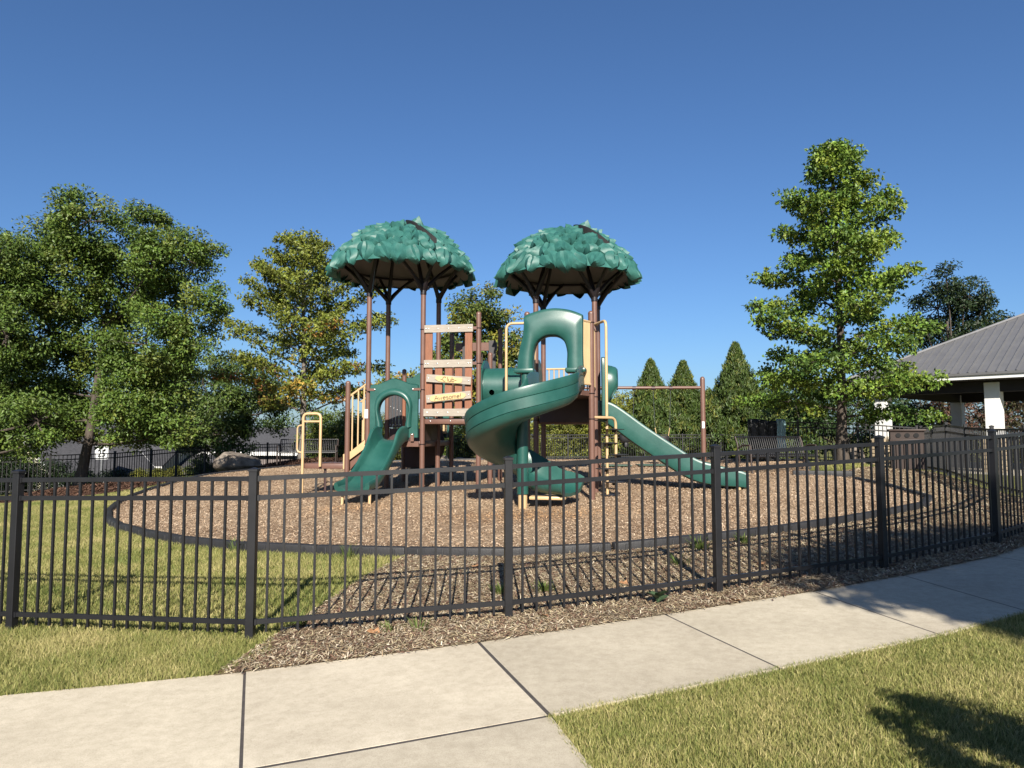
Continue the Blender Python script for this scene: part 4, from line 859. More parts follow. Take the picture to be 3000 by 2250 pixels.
GREEN = (.082,.132,.025); DARK = (.028,.055,.018); LIME = (.165,.185,.03); OLIVE = (.115,.130,.026)
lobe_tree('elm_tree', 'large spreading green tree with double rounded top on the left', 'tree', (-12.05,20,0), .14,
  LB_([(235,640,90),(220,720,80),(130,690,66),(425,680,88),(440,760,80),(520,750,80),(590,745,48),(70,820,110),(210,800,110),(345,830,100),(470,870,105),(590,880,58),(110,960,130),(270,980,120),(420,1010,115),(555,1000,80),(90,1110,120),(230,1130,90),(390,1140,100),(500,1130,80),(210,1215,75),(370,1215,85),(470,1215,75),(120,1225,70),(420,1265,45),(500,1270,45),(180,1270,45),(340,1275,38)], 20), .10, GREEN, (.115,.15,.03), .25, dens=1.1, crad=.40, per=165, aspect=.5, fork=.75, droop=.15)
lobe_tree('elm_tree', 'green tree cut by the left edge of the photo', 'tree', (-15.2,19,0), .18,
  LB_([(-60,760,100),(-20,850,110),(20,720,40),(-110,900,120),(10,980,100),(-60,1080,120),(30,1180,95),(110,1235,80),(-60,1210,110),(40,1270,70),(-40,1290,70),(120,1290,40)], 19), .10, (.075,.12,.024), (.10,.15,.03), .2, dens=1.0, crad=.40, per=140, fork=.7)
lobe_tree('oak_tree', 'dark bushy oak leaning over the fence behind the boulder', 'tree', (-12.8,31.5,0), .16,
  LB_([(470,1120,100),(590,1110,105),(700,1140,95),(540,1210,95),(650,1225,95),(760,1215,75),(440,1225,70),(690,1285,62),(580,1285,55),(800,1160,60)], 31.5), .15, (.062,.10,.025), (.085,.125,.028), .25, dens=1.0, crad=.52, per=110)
limb_tree('pin_oak', 'thin oak turning yellow and orange behind the left canopy', (-8.2,28,0), 9.0, lambda t: 5.0*(1-t)**.60*min(1, .45+t*2.4)+.35, .13, .14, (.155,.185,.032),
  [(.30,.17,.04),(.34,.23,.045),(.24,.20,.035),(.25,.12,.035)], lambda h: .35 if h < .32 else (.1 if h < .42 else .01), h0=.22, nl=50, per=24, bark='barkgrey', crad=.40, up=(.10,1.05), tuft=3)
lobe_tree('maple_tree', 'round green maple between the two canopies behind the tunnel', 'tree', (-1.2,31,0), .14,
  LB_([(1400,890,62),(1360,940,55),(1455,930,55),(1420,990,75),(1350,1020,60),(1480,1010,55),(1500,1060,45),(1310,1060,50),(1400,1090,85),(1470,1110,70),(1400,1190,90),(1480,1210,70),(1340,1170,60)], 31), .16, (.075,.105,.022), (.17,.17,.03), .22, crad=.50, per=75, aspect=.6)
limb_tree('pin_oak', 'tall pyramidal bright green oak in front of the pavilion', (9.0,19.6,0), 9.15, lambda t: 3.0*(1-t)**.52*min(1, .68+t*2)+.12, .13, .12, (.11,.18,.03),
  [(.155,.23,.035),(.19,.25,.038),(.075,.135,.03)], lambda h: .5, h0=.13, nl=54, per=38, bark='bark', crad=.40, up=(-.04,1.12), tuft=3, aspect=.46)
lobe_tree('evergreen_tree', 'dark evergreen standing behind the pavilion roof', 'tree', (20.2,33,0), .2,
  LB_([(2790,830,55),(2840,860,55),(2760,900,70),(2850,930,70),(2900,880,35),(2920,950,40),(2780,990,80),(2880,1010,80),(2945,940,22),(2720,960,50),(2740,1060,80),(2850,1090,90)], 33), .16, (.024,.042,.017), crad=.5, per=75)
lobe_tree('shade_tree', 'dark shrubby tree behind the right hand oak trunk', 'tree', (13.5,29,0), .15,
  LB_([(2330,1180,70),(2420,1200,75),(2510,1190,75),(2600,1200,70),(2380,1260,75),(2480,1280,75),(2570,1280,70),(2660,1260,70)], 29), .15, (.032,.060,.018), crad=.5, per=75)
lobe_tree('shade_tree', 'dull reddish green shrubs seen between the pavilion columns', 'tree', (21,31,0), .15,
  LB_([(2700,1200,70),(2790,1180,70),(2870,1200,75),(2960,1190,80),(3040,1180,80),(2740,1270,60),(2850,1280,70),(2960,1280,70)], 31), .15, (.055,.055,.025), (.09,.05,.035), .4, crad=.5, per=70)
# tree and shrub outside the picture on the right, behind the camera: their shade lies on the sidewalk and the lawn
lobe_tree('street_tree', 'tree beside the sidewalk whose shade falls across the slabs', 'tree', (5.9,-1.3,0), .14,
  [((5.9,-1.2,5.7),(1.5,1.2,.9)),((4.4,-1.0,5.2),(1.3,1.0,.7)),((3.6,-1.3,4.8),(.7,.7,.4)),((7.1,-1.0,5.5),(1.3,1.2,.9)),((5.6,-2.0,5.0),(1.4,1.1,.7)),((4.4,-1.7,4.7),(.9,.8,.5)),((5.0,-2.6,4.4),(1.3,.8,.5)),((6.4,-2.8,4.3),(1.3,.8,.6)),((6.9,-1.9,4.8),(1.2,1.0,.8))], .11, (.06,.10,.02), crad=.33, per=130, dens=1.7, inner=.35)
lobe_tree('holly_shrub', 'upright shrub in the corner bed throwing a forked shadow on the lawn', 'shrub', (2.42,2.15,0), .02,
  [((2.48,2.15,.55),(.26,.2,.34)),((2.20,2.15,1.02),(.09,.12,.26)),((1.98,2.15,.75),(.07,.10,.38)),((2.38,2.2,.86),(.15,.15,.26)),((2.2,2.15,.36),(.20,.15,.22))], .04, (.04,.07,.02), crad=.12, per=150, dens=1.6)
# arborvitae
def cone_tree(label, px, py, Y, rad, hgt=None, pal=(.058,.092,.022), group='arborvitae behind the swings'):
    p = bx(px, py, Y); z0 = G(p.x, Y); H = p.z-z0; root = thing('arborvitae', label, 'tree', (p.x, Y, z0), 0, group); MB().tube([(0,0,-.2),(0,0,H*.9)], [.10,.01], 8).build('trunk', M['bark'], root, True)
    m = int(1900*H/5*rad); h = rng.random(m)**1.3; a = rng.uniform(0, 2*np.pi, m); lump = 1+.20*np.sin(a*5+h*17+px)+.16*np.sin(a*8-h*27)
    rr = rad*np.minimum(1, (1-h)**.95*1.12+.015)*np.minimum(1, .80+h*1.5)*lump*rng.uniform(.66,1.06,m); C_ = np.c_[np.cos(a)*rr, np.sin(a)*rr, h*H]
    V, F, T = clump_leaves(C_, np.full(m, .17), 15, .20, palette(pal, m, .3, (.13,.15,.035), .15), 1.4, .26, -1.2)
    link('crown', bulk('crown', V, F, M['leaf'], T), None, root); return root
cone_tree('left arborvitae cone rising behind the swing beam', 1908, 1062, 38.5, 1.75); cone_tree('middle arborvitae cone left of the swing post', 2003, 1066, 38.5, 1.8)
cone_tree('tallest arborvitae cone right of the swing post', 2158, 1012, 38, 2.0)
cone_tree('low arborvitae filling the gap behind the swing post', 2078, 1150, 39.8, 1.6); cone_tree('low arborvitae between the first two tall cones', 1955, 1155, 40, 1.6)
# hedge and shrubs behind the far fence
def shrub(label, px, py, r, Y, pal, alt=None, p=0, name='shrub', cat='shrub', lsz=.12, group=None, per=60, crad=.36, tall=1.0, dens=1.0):
    s = Y/2100; c = bx(px, py, Y); R_ = r*s; g0 = G(c.x, Y); cz = c.z-R_*tall
    l = [((c.x, Y, cz),(R_, R_*.8, R_*tall))]
    if cz-R_*tall > g0: l.append(((c.x, Y, (g0+cz)/2),(R_*.95, R_*.8, max(.3,(cz-g0)*.7))))
    for k in range(4): l.append(((c.x+random.uniform(-.75,.75)*R_, Y+random.uniform(-.4,.4)*R_, max(g0+.3, cz+random.uniform(-.5,.35)*R_*tall)), (R_*.6, R_*.55, R_*.55*tall)))
    return lobe_tree(name, label, cat, (c.x, Y, 0), .05, l, lsz, pal, alt, p, crad=crad, per=per, aspect=.5, group=group, dens=dens)
for k, (px, py, r, pal, lab) in enumerate([
 (1545,1215,75,OLIVE,'hedge bush seen under the spiral slide hood'),(1625,1195,75,OLIVE,'hedge bush seen under the high deck'),(1700,1180,70,OLIVE,'hedge bush behind the pod climber poles'),
 (1765,1150,62,LIME,'lime green bush left of the arborvitae above the slide'),(1835,1140,60,LIME,'yellow green bush tip beside the left arborvitae'),(1800,1240,70,OLIVE,'hedge bush low behind the straight slide'),
 (2250,1175,60,GREEN,'green bush right of the tallest arborvitae'),(2330,1190,65,GREEN,'green bush behind the screened pool fence'),(1465,1240,60,OLIVE,'round bush seen left of the spiral slide'),(1370,1245,55,(.05,.08,.02),'round bush behind the boulders under the club deck'),
 (1290,1235,60,GREEN,'bush behind the post of the club deck'),(1215,1230,60,GREEN,'bush behind the small slide'),(1130,1215,70,OLIVE,'bush behind the green slide hood'),(1050,1200,70,(.075,.115,.025),'bright bush behind the stair rail'),(965,1190,75,(.095,.135,.025),'bright green bush behind the tan grab rail')]):
    shrub(lab, px, py, r, 38.5+(k % 3)*.8, pal, (.17,.17,.03), .15, group='hedge bushes beyond the far fence')
for k, (px, py, r, pal, lab) in enumerate([(860,1240,60,(.05,.075,.025),'hazy tree beyond the brown house'),(760,1230,80,(.05,.08,.025),'distant tree left of the brown house'),(1885,1150,45,(.04,.06,.03),'dark pine top between the lime bushes and the arborvitae'),
 (2235,1092,70,(.09,.135,.045),'pale distant tree right of the arborvitae'),(2320,1110,75,(.065,.10,.035),'distant tree beside the oak crown'),(1640,1215,90,(.05,.08,.03),'distant tree line behind the high deck'),(1250,1190,100,(.05,.085,.025),'distant tree behind the club deck'),(1000,1200,110,(.055,.09,.025),'distant tree behind the stairs'),(880,1185,85,(.05,.085,.025),'distant tree behind the thin oak trunk'),(1850,1185,60,(.09,.13,.035),'distant pale tree behind the lime bushes'),(2085,1140,60,(.09,.135,.04),'distant pale tree behind the swing post'),
 (420,1150,130,(.035,.06,.02),'distant dark tree behind the left house'),(150,1130,160,(.03,.055,.02),'distant dark tree at far left'),(620,1180,120,(.035,.06,.02),'distant dark tree behind the dark oak')]):
    shrub(lab, px, py, r, 52+(k % 4)*2.5, pal, None, 0, 'background_tree', 'tree', .24, 'distant trees', 45, .75, 1.25)
# dark clipped shrubs by the left fence; green deepened to stand for elm shade
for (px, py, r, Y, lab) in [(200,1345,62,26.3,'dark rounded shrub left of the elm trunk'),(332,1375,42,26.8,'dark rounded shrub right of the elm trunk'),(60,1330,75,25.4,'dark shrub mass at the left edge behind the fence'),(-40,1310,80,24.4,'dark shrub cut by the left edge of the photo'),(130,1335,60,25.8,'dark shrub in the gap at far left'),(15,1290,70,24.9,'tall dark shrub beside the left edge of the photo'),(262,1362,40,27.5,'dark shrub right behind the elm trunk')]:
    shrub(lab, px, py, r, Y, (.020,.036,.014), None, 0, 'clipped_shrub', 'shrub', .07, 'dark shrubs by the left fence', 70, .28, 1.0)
for k, (px, py, r) in enumerate([(420,1372,26),(470,1378,26),(520,1376,26),(570,1374,26),(615,1380,24)]):
    shrub(['yellow green hedge plant nearest the elm','second yellow green hedge plant from the elm','middle yellow green hedge plant by the left house','fourth yellow green hedge plant from the elm','yellow green hedge plant nearest the boulder'][k], px, py, r, 33.5, (.13,.14,.025), None, 0, 'hedge_plant', 'hedge', .07, 'yellow green hedge by the left house', 60, .2)
shrub('small bush behind the fence left of the boulder', 590, 1340, 40, 33, (.06,.095,.022), None, 0, 'shrub', 'shrub', .08, None, 60, .25)
# weeds and tufts in the mulch strip
def tuft(label, x_, y_, n, h_, pal=(.085,.115,.03)):
    a = rng.uniform(0, 6.28, n); r = rng.random(n)*.10; b = np.c_[x_+np.cos(a)*r, y_+np.sin(a)*r, np.full(n, G(x_, y_))]; H_ = rng.uniform(.5,1,n)*h_; s = np.c_[np.cos(a+1.5), np.sin(a+1.5), a*0]*.004
    ln = np.c_[np.cos(a)*.5, np.sin(a)*.5, np.ones(n)]*H_[:,None]; V = np.stack([b-s, b+s, b+ln*.6+s, b+ln*.6-s, b+ln*np.array([1.4,1.4,.9])], 1).reshape(-1,3); k = np.arange(n)[:,None]*5
    me = bulk('grass_tuft', V, np.concatenate([k+np.array([[0,1,2]]), k+np.array([[0,2,3]]), k+np.array([[3,2,4]])]), M['grass'], np.repeat(np.array(pal)*rng.uniform(.7,1.4,(n,1)), 5, 0))
    tag(link('grass_tuft', me), label, 'weed', 'weeds along the fence')
for (lab, x_, y_, n, h_) in [('grass tuft at the foot of the second fence post',-1.75,5.95,70,.16),('small weed under the bottom rail near the middle post',-.72,5.68,30,.12),('weed below the bottom rail left of the middle post',-.95,5.7,30,.10),('grass patch just left of the middle post',-.10,6.75,110,.12),('grass patch just right of the middle post',.30,6.75,130,.12),('grass tuft by the border right of the middle',1.75,7.6,60,.14),('tall grass against the border timbers',2.15,8.35,90,.2),('grass tuft against the border further right',2.75,8.65,80,.17),('sprig of grass against the left border',-3.6,9.45,40,.22),('sprig of grass at the end of the left border',-1.95,8.72,40,.2)]: tuft(lab, x_, y_, n, h_)
wd = thing('broadleaf_weed', 'round leafed weed under the bottom rail right of centre', 'weed', (1.22,6.12,G(1.22,6.12)))
lm = MB(); lm.add([(0,0,.02),(.05,-.045,.045),(.12,-.05,.05),(.165,0,.04),(.12,.05,.05),(.05,.045,.045),(.08,0,.035)], [(0,1,6),(1,2,6),(2,3,6),(3,4,6),(4,5,6),(5,0,6)]); lmm = lm.mesh('leaf', mat('weed_leaf', (.05,.085,.04), .5, .2, 20), True)
for k in range(7): put(lmm, 'leaf', wd, (0,0,.01+.008*k), (R(random.uniform(-20,10)), R(-25), k*.95), (.75,.75,.75))
# fallen leaves
lf = MB().add([(0,0,.01),(.03,-.03,.02),(.055,-.02,.015),(.07,-.05,.03),(.10,-.012,.012),(.14,0,.03),(.10,.014,.012),(.075,.052,.03),(.05,.02,.015),(.025,.03,.02)], [(0,1,2,8,9),(2,3,4,6,8),(4,5,6),(6,7,8)]).mesh('fallen_leaf', mat('dry_leaf', (.36,.19,.09), .7, .3, 20)); 
for k, (lab, x_, y_) in enumerate([('orange dry leaf lying left of the middle post',-1.12,5.62),('tan oak leaf lying under the fence right of the middle post',.28,5.82),('dry leaf caught in the mulch by the first right post',2.6,7.5),('orange leaf on the mulch in front of the border corner',4.0,8.2),('orange leaf against the right border timber',3.35,8.7),('brown leaf in front of the central border timber',-.35,7.9),('dry leaf upright in the mulch right of centre',1.0,6.85),('pale leaf at the sidewalk edge',1.9,6.02)]):
    o = link('fallen_leaf', lf); o.location = (x_, y_, G(x_, y_)+.03); o.rotation_euler = (.25,.2,k*2.1); o.scale = (1.05,)*3; tag(o, lab, 'leaf', 'fallen leaves on the mulch')

# ------------------------------------------------------------------ boulders
def boulder(label, px, py0, py1, w_, Y, seed, dep=.8, group=None, shape=None):
    t = bx(px, py0, Y); b0 = G(t.x, Y); Hh = t.z-b0; wm = w_*Y/2100; bm = bmesh.new(); bmesh.ops.create_icosphere(bm, subdivisions=4, radius=1); rd = random.Random(seed); ph = [rd.uniform(0,6) for _ in range(6)]
    for v in bm.verts:
        c = v.co; f = 1+.10*math.sin(c.x*3.1+ph[0])+.09*math.sin(c.y*3.7+ph[1]+c.z*2)+.05*math.sin(c.z*7+ph[2])+.03*math.sin(c.x*11+c.y*9+ph[3]); x_, y_, z_ = c.x*f, c.y*f, c.z*f
        x_ = max(-.88, min(.95, x_)); z_ = max(-.8, z_)
        if shape == 'wedge': z_ = z_*(.80-.34*x_) - .22*x_*(z_ > 0); z_ = min(z_, 1.0-.55*(x_+.6))
        v.co = (x_*wm/2*1.05, y_*wm/2*dep, z_*Hh*.62+Hh*.42)
    me = bpy.data.meshes.new('boulder'); bm.to_mesh(me); bm.free(); me.materials.append(M['stone'])
    for p in me.polygons: p.use_smooth = True
    o = link('boulder', me); o.location = (t.x, Y, b0); tag(o, label, 'boulder', group); return o
boulder('large brown wedge shaped boulder by the left back fence', 710, 1322, 1400, 150, 26.5, 3, .7, None, 'wedge')
boulder('pale boulder behind the pool fence left of the pavilion column', 2505, 1312, 1370, 44, 22.6, 5); boulder('smaller pale boulder beside the pavilion column', 2560, 1318, 1370, 36, 23, 8)
boulder('flat pale boulder under the hedge behind the club deck', 1350, 1340, 1360, 34, 35, 12); boulder('pale boulder seen beside the dark deck post', 1300, 1335, 1360, 30, 34.5, 14)

# ------------------------------------------------------------------ swing set
sw = thing('swing_set', 'brown single beam swing frame behind the straight slide', 'swing set', (5.78,21.7,G(5.78,21.7)))
zb = 2.36
for x_ in (0,-5.6):
    n_ = 14; r_ = .075; MB().lathe([(r_,-.3),(r_,2.62),(r_*.9,2.67),(r_*.6,2.70),(r_*.2,2.715)], n_).build('post', M['brown'], sw, True, 40).location = (x_,0,0)
MB().tube([(-5.6,0,zb),(0,0,zb+.02)], .045, 12).build('beam', M['brown'], sw, True)
hang = [-2.72,-2.17,-1.05,-.83]; hang = [-2.62,-2.08,-1.50,-.97]
for x_ in hang: MB().tube([(x_-.05,0,zb+.0),(x_+.05,0,zb+.0)], .062, 10).build('hanger', M['dkbrown'], sw, True)
MB().box((-.055,-.078,1.15),(.02,-.0755,1.35)).build('sticker', M['sticker'], sw)
def swing(label, xa, xb, zs):
    t = thing('bucket_swing', label, 'swing', (5.78+(xa+xb)/2, 21.7, G(5.78,21.7)), 0, 'bucket swings'); hw = (xb-xa)/2
    for s in (-1, 1):
        pts = [(s*hw,0,zb-.06),(s*.22,0,zs+.28)]; mb = MB(); p0, p1 = Vector(pts[0]), Vector(pts[1]); n_ = 40
        for k in range(n_):
            a, b = p0.lerp(p1, k/n_), p0.lerp(p1, (k+.8)/n_); o_ = .006 if k % 2 else 0; mb.tube([a+Vector((o_,.006-o_,0)), b+Vector((-o_,-.006+o_,0))], .006, 4)
        mb.build('chain', M['chain'], t); MB().tube([(s*.22,0,zs+.30),(s*.17,0,zs+.02)], .012, 6).build('handle', M['tan'], t, True)
    mb = MB(); n_ = 20; pr = [(.19,.06),(.20,-.02),(.19,-.10),(.15,-.17),(.06,-.22)]; V = [(r_*math.cos(2*math.pi*k/n_), r_*.8*math.sin(2*math.pi*k/n_), zs+z_) for r_, z_ in pr for k in range(n_)]
    mb.add(V, [(i*n_+k, i*n_+(k+1) % n_, (i+1)*n_+(k+1) % n_, (i+1)*n_+k) for i in range(len(pr)-1) for k in range(n_)]+[tuple(len(pr)*n_-n_+k for k in range(n_))]); mb.build('bucket_seat', M['border'], t, True)
    mb = MB(); mb.box((-.045,-.10,zs-.34),(.045,.10,zs-.20), None, .02); mb.build('leg_guard', M['border'], t, True)
swing('black bucket swing hanging nearer the play tower', -2.62, -2.08, .92); swing('black bucket swing hanging nearer the swing post', -1.50, -.97, .86)
for k, (lab, x_) in enumerate([('green rubber wear mat under the left swing', 3.35),('green rubber wear mat under the right swing', 4.55)]):
    o = MB().box((-.5,-.35,0),(.5,.35,.03), None, .01).build('wear_mat', M['mat_']); o.location = (x_-.4, 21.0, G(x_, 21.0)+.085); tag(o, lab, 'mat', 'rubber mats under the swings')

# ------------------------------------------------------------------ benches
def bench(label, loc, rz, wdt=1.8):
    t = thing('park_bench', label, 'bench', loc, rz, 'coated steel benches'); n = 30
    prof = [(.0,.44),(.0,.40)]; side = [(.02,.40),(.06,.445),(.42,.425),(.48,.45),(.60,.80),(.66,.86),(.70,.86)]
    S_ = spline([np.array(p) for p in side], 3)
    slat = MB().tube([(0, p[0], p[1]) for p in S_], .011, 5).mesh('slat', M['bench'], True)
    for k in range(n): put(slat, 'slat', t, (-wdt/2+.06+k*(wdt-.12)/(n-1),0,0))
    for y_, z_ in ((.02,.40),(.70,.86),(.46,.44)): MB().tube([(-wdt/2,y_,z_),(wdt/2,y_,z_)], .018, 8).build('rail', M['bench'], t, True)
    for s in (-1,1):
        x_ = s*wdt/2; MB().tube([(x_,.02,.0),(x_,.05,.25),(x_,.06,.60)]+[(x_,.10,.66),(x_,.35,.66),(x_,.52,.60)], .022, 8).build('arm', M['trash'], t, True); MB().tube([(x_,.62,.0),(x_,.50,.30),(x_,.58,.7),(x_,.66,.86)], .022, 8).build('leg', M['trash'], t, True)
    return t
b1 = bx(2310, 1390, 17.2); bench('black slatted bench on the wood chips at the right', (6.55,17.2,G(6.55,17.2)+.08), R(18), 1.9)
bench('black slatted bench behind the transfer step on the left', (-7.2,25.2,G(-7.2,25.2)+.1), R(6), 2.0)

# ------------------------------------------------------------------ litter bin
tr = thing('litter_bin', 'brown slatted litter bin by the side fence', 'bin', (10.2,18.6,G(10.2,18.6)), R(-25))
MB().box((-.34,-.34,.05),(.34,.34,.98)).build('liner', M['hole'], tr)
sm_ = MB().box((-.035,-.012,0),(.035,.012,.66), None, .004).mesh('slat', M['trash'])
for f_ in range(4):
    for k in range(8): a = f_*math.pi/2; x_ = -.31+k*.0886; put(sm_, 'slat', tr, (x_*math.cos(a)-(-.365)*math.sin(a)*1, x_*math.sin(a)+(-.365)*math.cos(a), .04), (0,0,a))
lidm = MB().box((-.40,-.40,.72),(.40,.40,.80), None, .01); lidm.box((-.38,-.38,.80),(.38,.38,1.0)); lidm.box((-.42,-.42,1.0),(.42,.42,1.06), None, .015); lidm.build('hood', M['trash'], tr, True, 40)
for k in range(3): b_ = MB().lathe([(.06,0),(.06,.01)], 14).build('opening', M['hole'], tr); b_.location = (-.2+.2*k,-.385,.90); b_.rotation_euler = (R(90),0,0)  # flat black discs, coloured for the shade inside the openings

# ------------------------------------------------------------------ tarp and towel on the pool fence
tp_ = thing('pool_screen', 'black cloth screen wrapped over the corner of the pool fence', 'screen', (7.65,22.0,G(7.65,22.0)))
V = []; n_ = 24
for i in range(9):
    for k in range(n_): t = k/(n_-1); V.append((-.55+1.05*t+.02*math.sin(t*30), -.10-.03*math.sin(t*22+i*.3)-.25*(1-t), .12+1.22*i/8+.03*math.sin(t*6)))
mbt = MB().add(V, [(i*n_+k, i*n_+k+1, (i+1)*n_+k+1, (i+1)*n_+k) for i in range(8) for k in range(n_-1)]); so_ = mbt.build('cloth', M['tarp'], tp_, True, 80); so_.modifiers.new('s', 'SOLIDIFY').thickness = .01
V = []; n_ = 14
for i in range(12):
    for k in range(n_): t = k/(n_-1); V.append((-.10+.26*t+.015*math.sin(i*.7), -.03*math.sin(t*13+i*.2)-.02*(i < 11), 1.34-.09*i if i else 1.34))
tw = MB().add(V, [(i*n_+k, i*n_+k+1, (i+1)*n_+k+1, (i+1)*n_+k) for i in range(11) for k in range(n_-1)]).build('towel', M['towel'], None, True, 80); tw.modifiers.new('s', 'SOLIDIFY').thickness = .012
tw.location = (8.05,21.60,G(8.05,21.7)); tag(tw, 'pale blue towel hung over the fence beside the black screen', 'towel')

# ------------------------------------------------------------------ pavilion
pc = Vector((11.7,22.6,0)); d_ = Vector((.67,-.742,0)).normalized(); n2 = Vector((.742,.67,0)).normalized(); g0 = G(13,22)-.02
pv = thing('pavilion', 'open pavilion with grey metal hip roof and white columns at the right', 'pavilion', (pc.x, pc.y, g0), math.atan2(d_.y, d_.x))
# local: x along the front eave (towards the right and the viewer), y inwards
LX, LY, EZ, OV = 9.0, 7.2, 2.82, .75
for (x_, y_) in ((.0,.0),(3.0,.0),(6.2,.0),(9.0,.0),(0,7.2),(3.0,7.2),(6.2,7.2),(9,7.2)):
    c_ = MB().box((x_-.19,y_-.19,.9),(x_+.19,y_+.19,EZ-.25), None, .01).build('column', M['white'], pv)
    MB().box((x_-.24,y_-.24,.96),(x_+.24,y_+.24,1.03), None, .01).build('pier_cap', M['concrete'], c_); MB().box((x_-.26,y_-.26,-.2),(x_+.26,y_+.26,.96)).build('pier', M['mortar'], c_)
    if x_ <= 3 and y_ == 0:
        rd = random.Random(int(x_*7)+1)
        for f_ in range(4):
            a = f_*math.pi/2; z_ = -.05
            while z_ < .93:
                h_ = rd.uniform(.10,.17); u = -.27
                while u < .25:
                    w_ = min(rd.uniform(.14,.27), .28-u)
                    if w_ > .05:
                        s_ = MB().box((u+.008,-.30-rd.uniform(0,.02),z_+.008),(u+w_-.008,-.255,min(z_+h_,.955)-.006), None, .012).build('stone', M['fieldstone'], c_, True, 60); s_.location = (x_,y_,0); s_.rotation_euler = (0,0,a)
                    u += w_
                z_ += h_
# roof
x0,x1,y0,y1 = -OV,LX+OV,-OV,LY+OV; hw = (y1-y0)/2; rz_ = EZ+hw*.52; e = .10
rf = MB().add([(x0,y0,EZ),(x1,y0,EZ),(x1,y1,EZ),(x0,y1,EZ),(x0+hw,y0+hw,rz_),(x1-hw,y0+hw,rz_)], [(0,1,5,4),(1,2,5),(2,3,4,5),(3,0,4)]).build('roof', M['metalroof'], pv)
s_ = .52/math.sqrt(1+.52**2); cs = 1/math.sqrt(1+.52**2)
for k in range(int((x1-x0)/.23)):
    xx = x0+.12+k*.23; L_ = min(xx-x0, x1-xx, hw)
    if L_ < .1: continue
    o = MB().box((-.016,0,0),(.016,L_/cs-.02,.028)).build('rib', M['metalroof'], rf); o.location = (xx,y0,EZ+.002); o.rotation_euler = (math.atan(.52),0,0)
for k in range(int((y1-y0)/.23)):
    yy = y0+.12+k*.23; L_ = min(yy-y0, y1-yy)
    if L_ < .1: continue
    o = MB().box((0,-.014,0),(L_/cs-.02,.014,.022)).build('rib', M['metalroof'], rf); o.location = (x0,yy,EZ+.002); o.rotation_euler = (0,-math.atan(.52),0)
for a, b in (((x0,y0,EZ),(x0+hw,y0+hw,rz_)),((x0,y1,EZ),(x0+hw,y0+hw,rz_)),((x0+hw,y0+hw,rz_),(x1-hw,y0+hw,rz_))):
    MB().tube([Vector(a)+Vector((0,0,.02)), Vector(b)+Vector((0,0,.02))], .055, 6).build('ridge_cap', M['metalroof'], rf)
fa = MB(); fa.box((x0,y0,EZ-.18),(x1,y0+.03,EZ-.012)); fa.box((x0,y0+.032,EZ-.18),(x0+.03,y1,EZ-.012)); fa.build('fascia', M['white'], pv)
gt = MB(); gt.box((x0-.02,y0-.05,EZ-.07),(x1,y0-.002,EZ-.004)); gt.box((x0-.05,y0-.05,EZ-.07),(x0-.022,y1,EZ-.004)); gt.build('gutter_edge', M['metalroof'], pv)
sf = MB(); sf.box((x0+.035,y0+.035,EZ-.20),(x1-.035,y1-.035,EZ-.182)); sf.build('soffit', M['soffit'], pv)
bmm = MB(); bmm.box((-.15,-.15,EZ-.52),(LX+.15,.15,EZ-.205)); bmm.box((-.15,LY-.15,EZ-.52),(LX+.15,LY+.15,EZ-.205)); bmm.box((-.15,.152,EZ-.52),(.15,LY-.152,EZ-.205)); bmm.build('beam', M['soffit'], pv)
MB().box((x0+.3,y0+.3,-.2),(x1,y1,.03)).build('floor_slab', M['concrete'], pv)

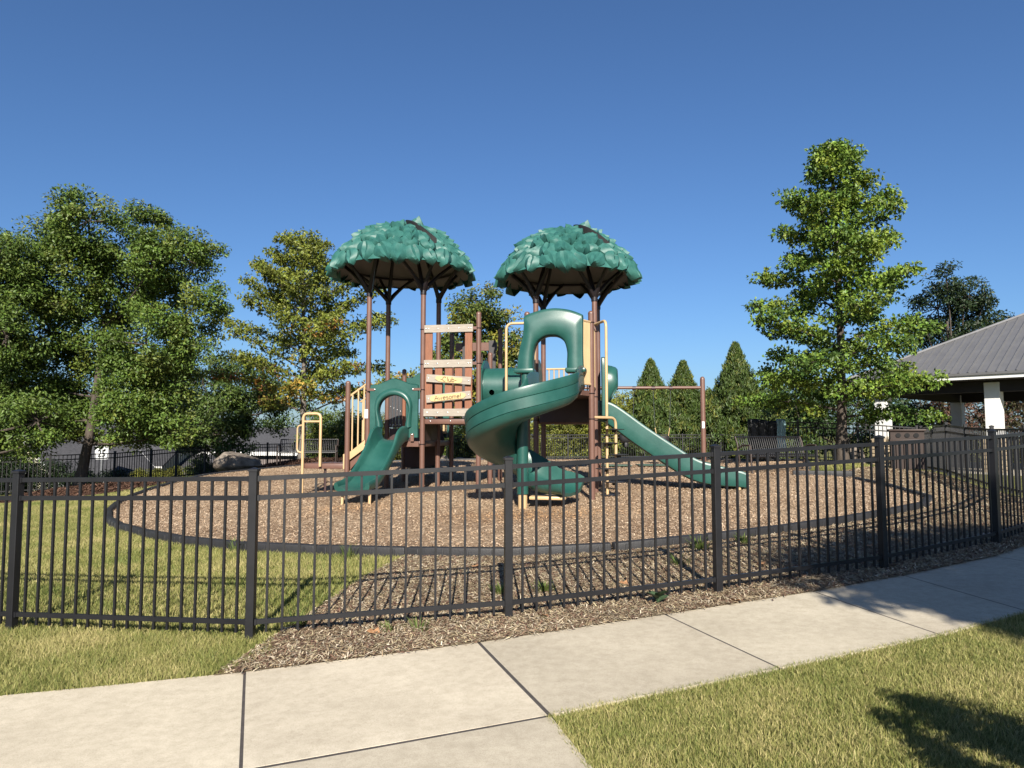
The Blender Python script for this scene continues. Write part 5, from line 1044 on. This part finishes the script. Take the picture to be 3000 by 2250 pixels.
# ------------------------------------------------------------------ houses beyond the left fence
def house(name, label, loc, rz, wx, wy, hw_, rise, wall, over=.4, wins=(), rake=True):
    t = thing(name, label, 'house', loc, rz); 
    V = [(-wx/2,-wy/2,-1),(wx/2,-wy/2,-1),(wx/2,wy/2,-1),(-wx/2,wy/2,-1),(-wx/2,-wy/2,hw_),(wx/2,-wy/2,hw_),(wx/2,wy/2,hw_),(-wx/2,wy/2,hw_),(-wx/2,0,hw_+rise),(wx/2,0,hw_+rise)]
    MB().add(V, [(0,1,5,4),(2,3,7,6),(1,2,6,9,5),(3,0,4,8,7)]).build('wall', M[wall], t)
    k = over; sl_ = rise/(wy/2); z_e = hw_-k*sl_; r = MB(); th = .12
    for s in (-1,1):
        a = [(-wx/2-k, s*(wy/2+k), z_e),(wx/2+k, s*(wy/2+k), z_e),(wx/2+k,0,hw_+rise),(-wx/2-k,0,hw_+rise)]; b = [(p[0],p[1],p[2]+th) for p in a]
        r.add(a+b, [(0,1,2,3),(7,6,5,4),(0,4,5,1),(1,5,6,2),(2,6,7,3),(3,7,4,0)])
    rf_ = r.build('roof', M['shingle'], t); f_ = MB()
    for s in (-1,1): f_.box((-wx/2-k, s*(wy/2+k)-.02-(.02 if s < 0 else -.02), z_e-.12),(wx/2+k, s*(wy/2+k)+.02-(.02 if s < 0 else -.02), z_e+.10))
    f_.build('fascia', M['white'], rf_)
    for s in ((-1,1) if rake else ()):
        for q in (-1,1):
            p0, p1 = Vector((s*(wx/2+k+.01), q*(wy/2+k), z_e+.0)), Vector((s*(wx/2+k+.01),0,hw_+rise)); g_ = MB(); dn = Vector((0,0,.2)); sx = Vector((.03*s,0,0))
            g_.add([p0-dn*.3,p1-dn*.3,p1+dn*.5,p0+dn*.5,p0-dn*.3+sx,p1-dn*.3+sx,p1+dn*.5+sx,p0+dn*.5+sx], [(0,1,2,3),(7,6,5,4),(0,4,5,1),(1,5,6,2),(2,6,7,3),(3,7,4,0)]); g_.build('rake_board', M['white'], rf_)
    for (x_, z_, w_, h_) in wins:
        fr = MB()
        for (a0,a1,b0,b1) in ((-w_/2-.09,w_/2+.09,h_/2,h_/2+.09),(-w_/2-.09,w_/2+.09,-h_/2-.09,-h_/2),(-w_/2-.09,-w_/2,-h_/2,h_/2),(w_/2,w_/2+.09,-h_/2,h_/2),(-w_/2,w_/2,-.02,.02)): fr.box((a0,-.05,b0),(a1,.02,b1))
        wn = fr.build('window', M['white'], t); wn.location = (x_,-wy/2,z_); MB().box((-w_/2,-.02,-h_/2),(w_/2,0,h_/2)).build('pane', M['glass'], wn)
    return t
h1_ = house('house', 'cream sided house with grey shingle roof behind the speed limit sign', (-23.2,43,-2.6), R(-6), 9, 7, 2.5, 2.0, 'siding', .4, ((-2.5,1.2,1.2,1.3),(.2,1.2,1.0,1.3),(2.8,1.2,1.2,1.3)), False)
# gabled wing facing the playground
house('garage', 'cream gabled garage wing with white trim left of the elm trunk', (-21.2,35.4,-2.6), R(62), 4.5, 5.0, 2.0, 1.7, 'siding', .3, ((-1.0,1.0,.9,1.0),(1.0,1.0,.9,1.0)))
pr_ = house('porch_house', 'low grey roofed house with white porch posts behind the left fence', (-18.6,42,-2.7), R(-4), 4.6, 4.4, 1.9, 1.0, 'siding', .9, ((-1.3,1.0,.9,1.0),(1.0,1.0,.9,1.0)), False)
for x_ in (-2.2,-.75,.75,2.2): MB().box((x_-.09,-3.0,-1),(x_+.09,-2.82,1.45)).build('porch_post', M['white'], pr_)
house('house', 'brown sided house with dark roof between the boulder and the oak trunk', (-15.6,46,-2.6), R(-4), 6, 7, 3.1, 1.3, 'brick', .35, ((0,1.2,1.0,1.2),(2.0,1.2,1.0,1.2)))
house('house', 'roof of a grey house showing between the arborvitae', (14.5,62,-1.2), R(20), 8, 7, 2.2, 1.5, 'brick', .4, ())

# ------------------------------------------------------------------ speed limit sign
p = bx(303, 1316, 33.0); sg = thing('speed_limit_sign', 'white speed limit 25 road sign beside the elm trunk', 'sign', (p.x, 33.0, G(p.x, 33.0)))
zc = p.z-sg.location.z; W_, H_ = .61, .92
def rrect(w_, h_, r_): return [(sx*(w_/2-r_)+r_*math.cos(R(a)), sy*(h_/2-r_)+r_*math.sin(R(a))) for sx, sy, a0 in ((1,1,0),(-1,1,90),(-1,-1,180),(1,-1,270)) for a in range(a0, a0+91, 30)]
mt = Matrix.Translation((0,0,zc)) @ Matrix.Rotation(R(90),4,'X')
MB().prism(rrect(W_,H_,.04), -.004, .004, mt).build('panel', M['sticker'], sg); 
bo, bi = rrect(W_-.04,H_-.04,.03), rrect(W_-.065,H_-.065,.022); n_ = len(bo)
MB().add([mt@Vector((x_,y_,.0065)) for x_, y_ in bo]+[mt@Vector((x_,y_,.0065)) for x_, y_ in bi], [(i,(i+1) % n_,n_+(i+1) % n_,n_+i) for i in range(n_)]).build('border_line', M['letter'], sg)
MB().box((-.03,.006,-.4),(.03,.04,zc+H_/2-.05)).build('sign_post', M['chain'], sg)
def text(s, size, z_, parent, sx=1):
    cu = bpy.data.curves.new('txt', 'FONT'); cu.body = s; cu.size = size; cu.align_x = 'CENTER'; cu.extrude = .002; cu.offset = .004*size/.16
    o = bpy.data.objects.new('txt', cu); col.objects.link(o); bpy.context.view_layer.update()
    me = bpy.data.meshes.new_from_object(o.evaluated_get(bpy.context.evaluated_depsgraph_get())); bpy.data.objects.remove(o); me.materials.clear(); me.materials.append(M['letter'])
    q = link('lettering', me, None, parent); q.location = (0,-.008,z_); q.rotation_euler = (R(90),0,0); q.scale = (sx,1,1); return q
text('SPEED', .195, zc+.235, sg, .82); text('LIMIT', .195, zc+.06, sg, .88); text('25', .44, zc-.34, sg, .85)
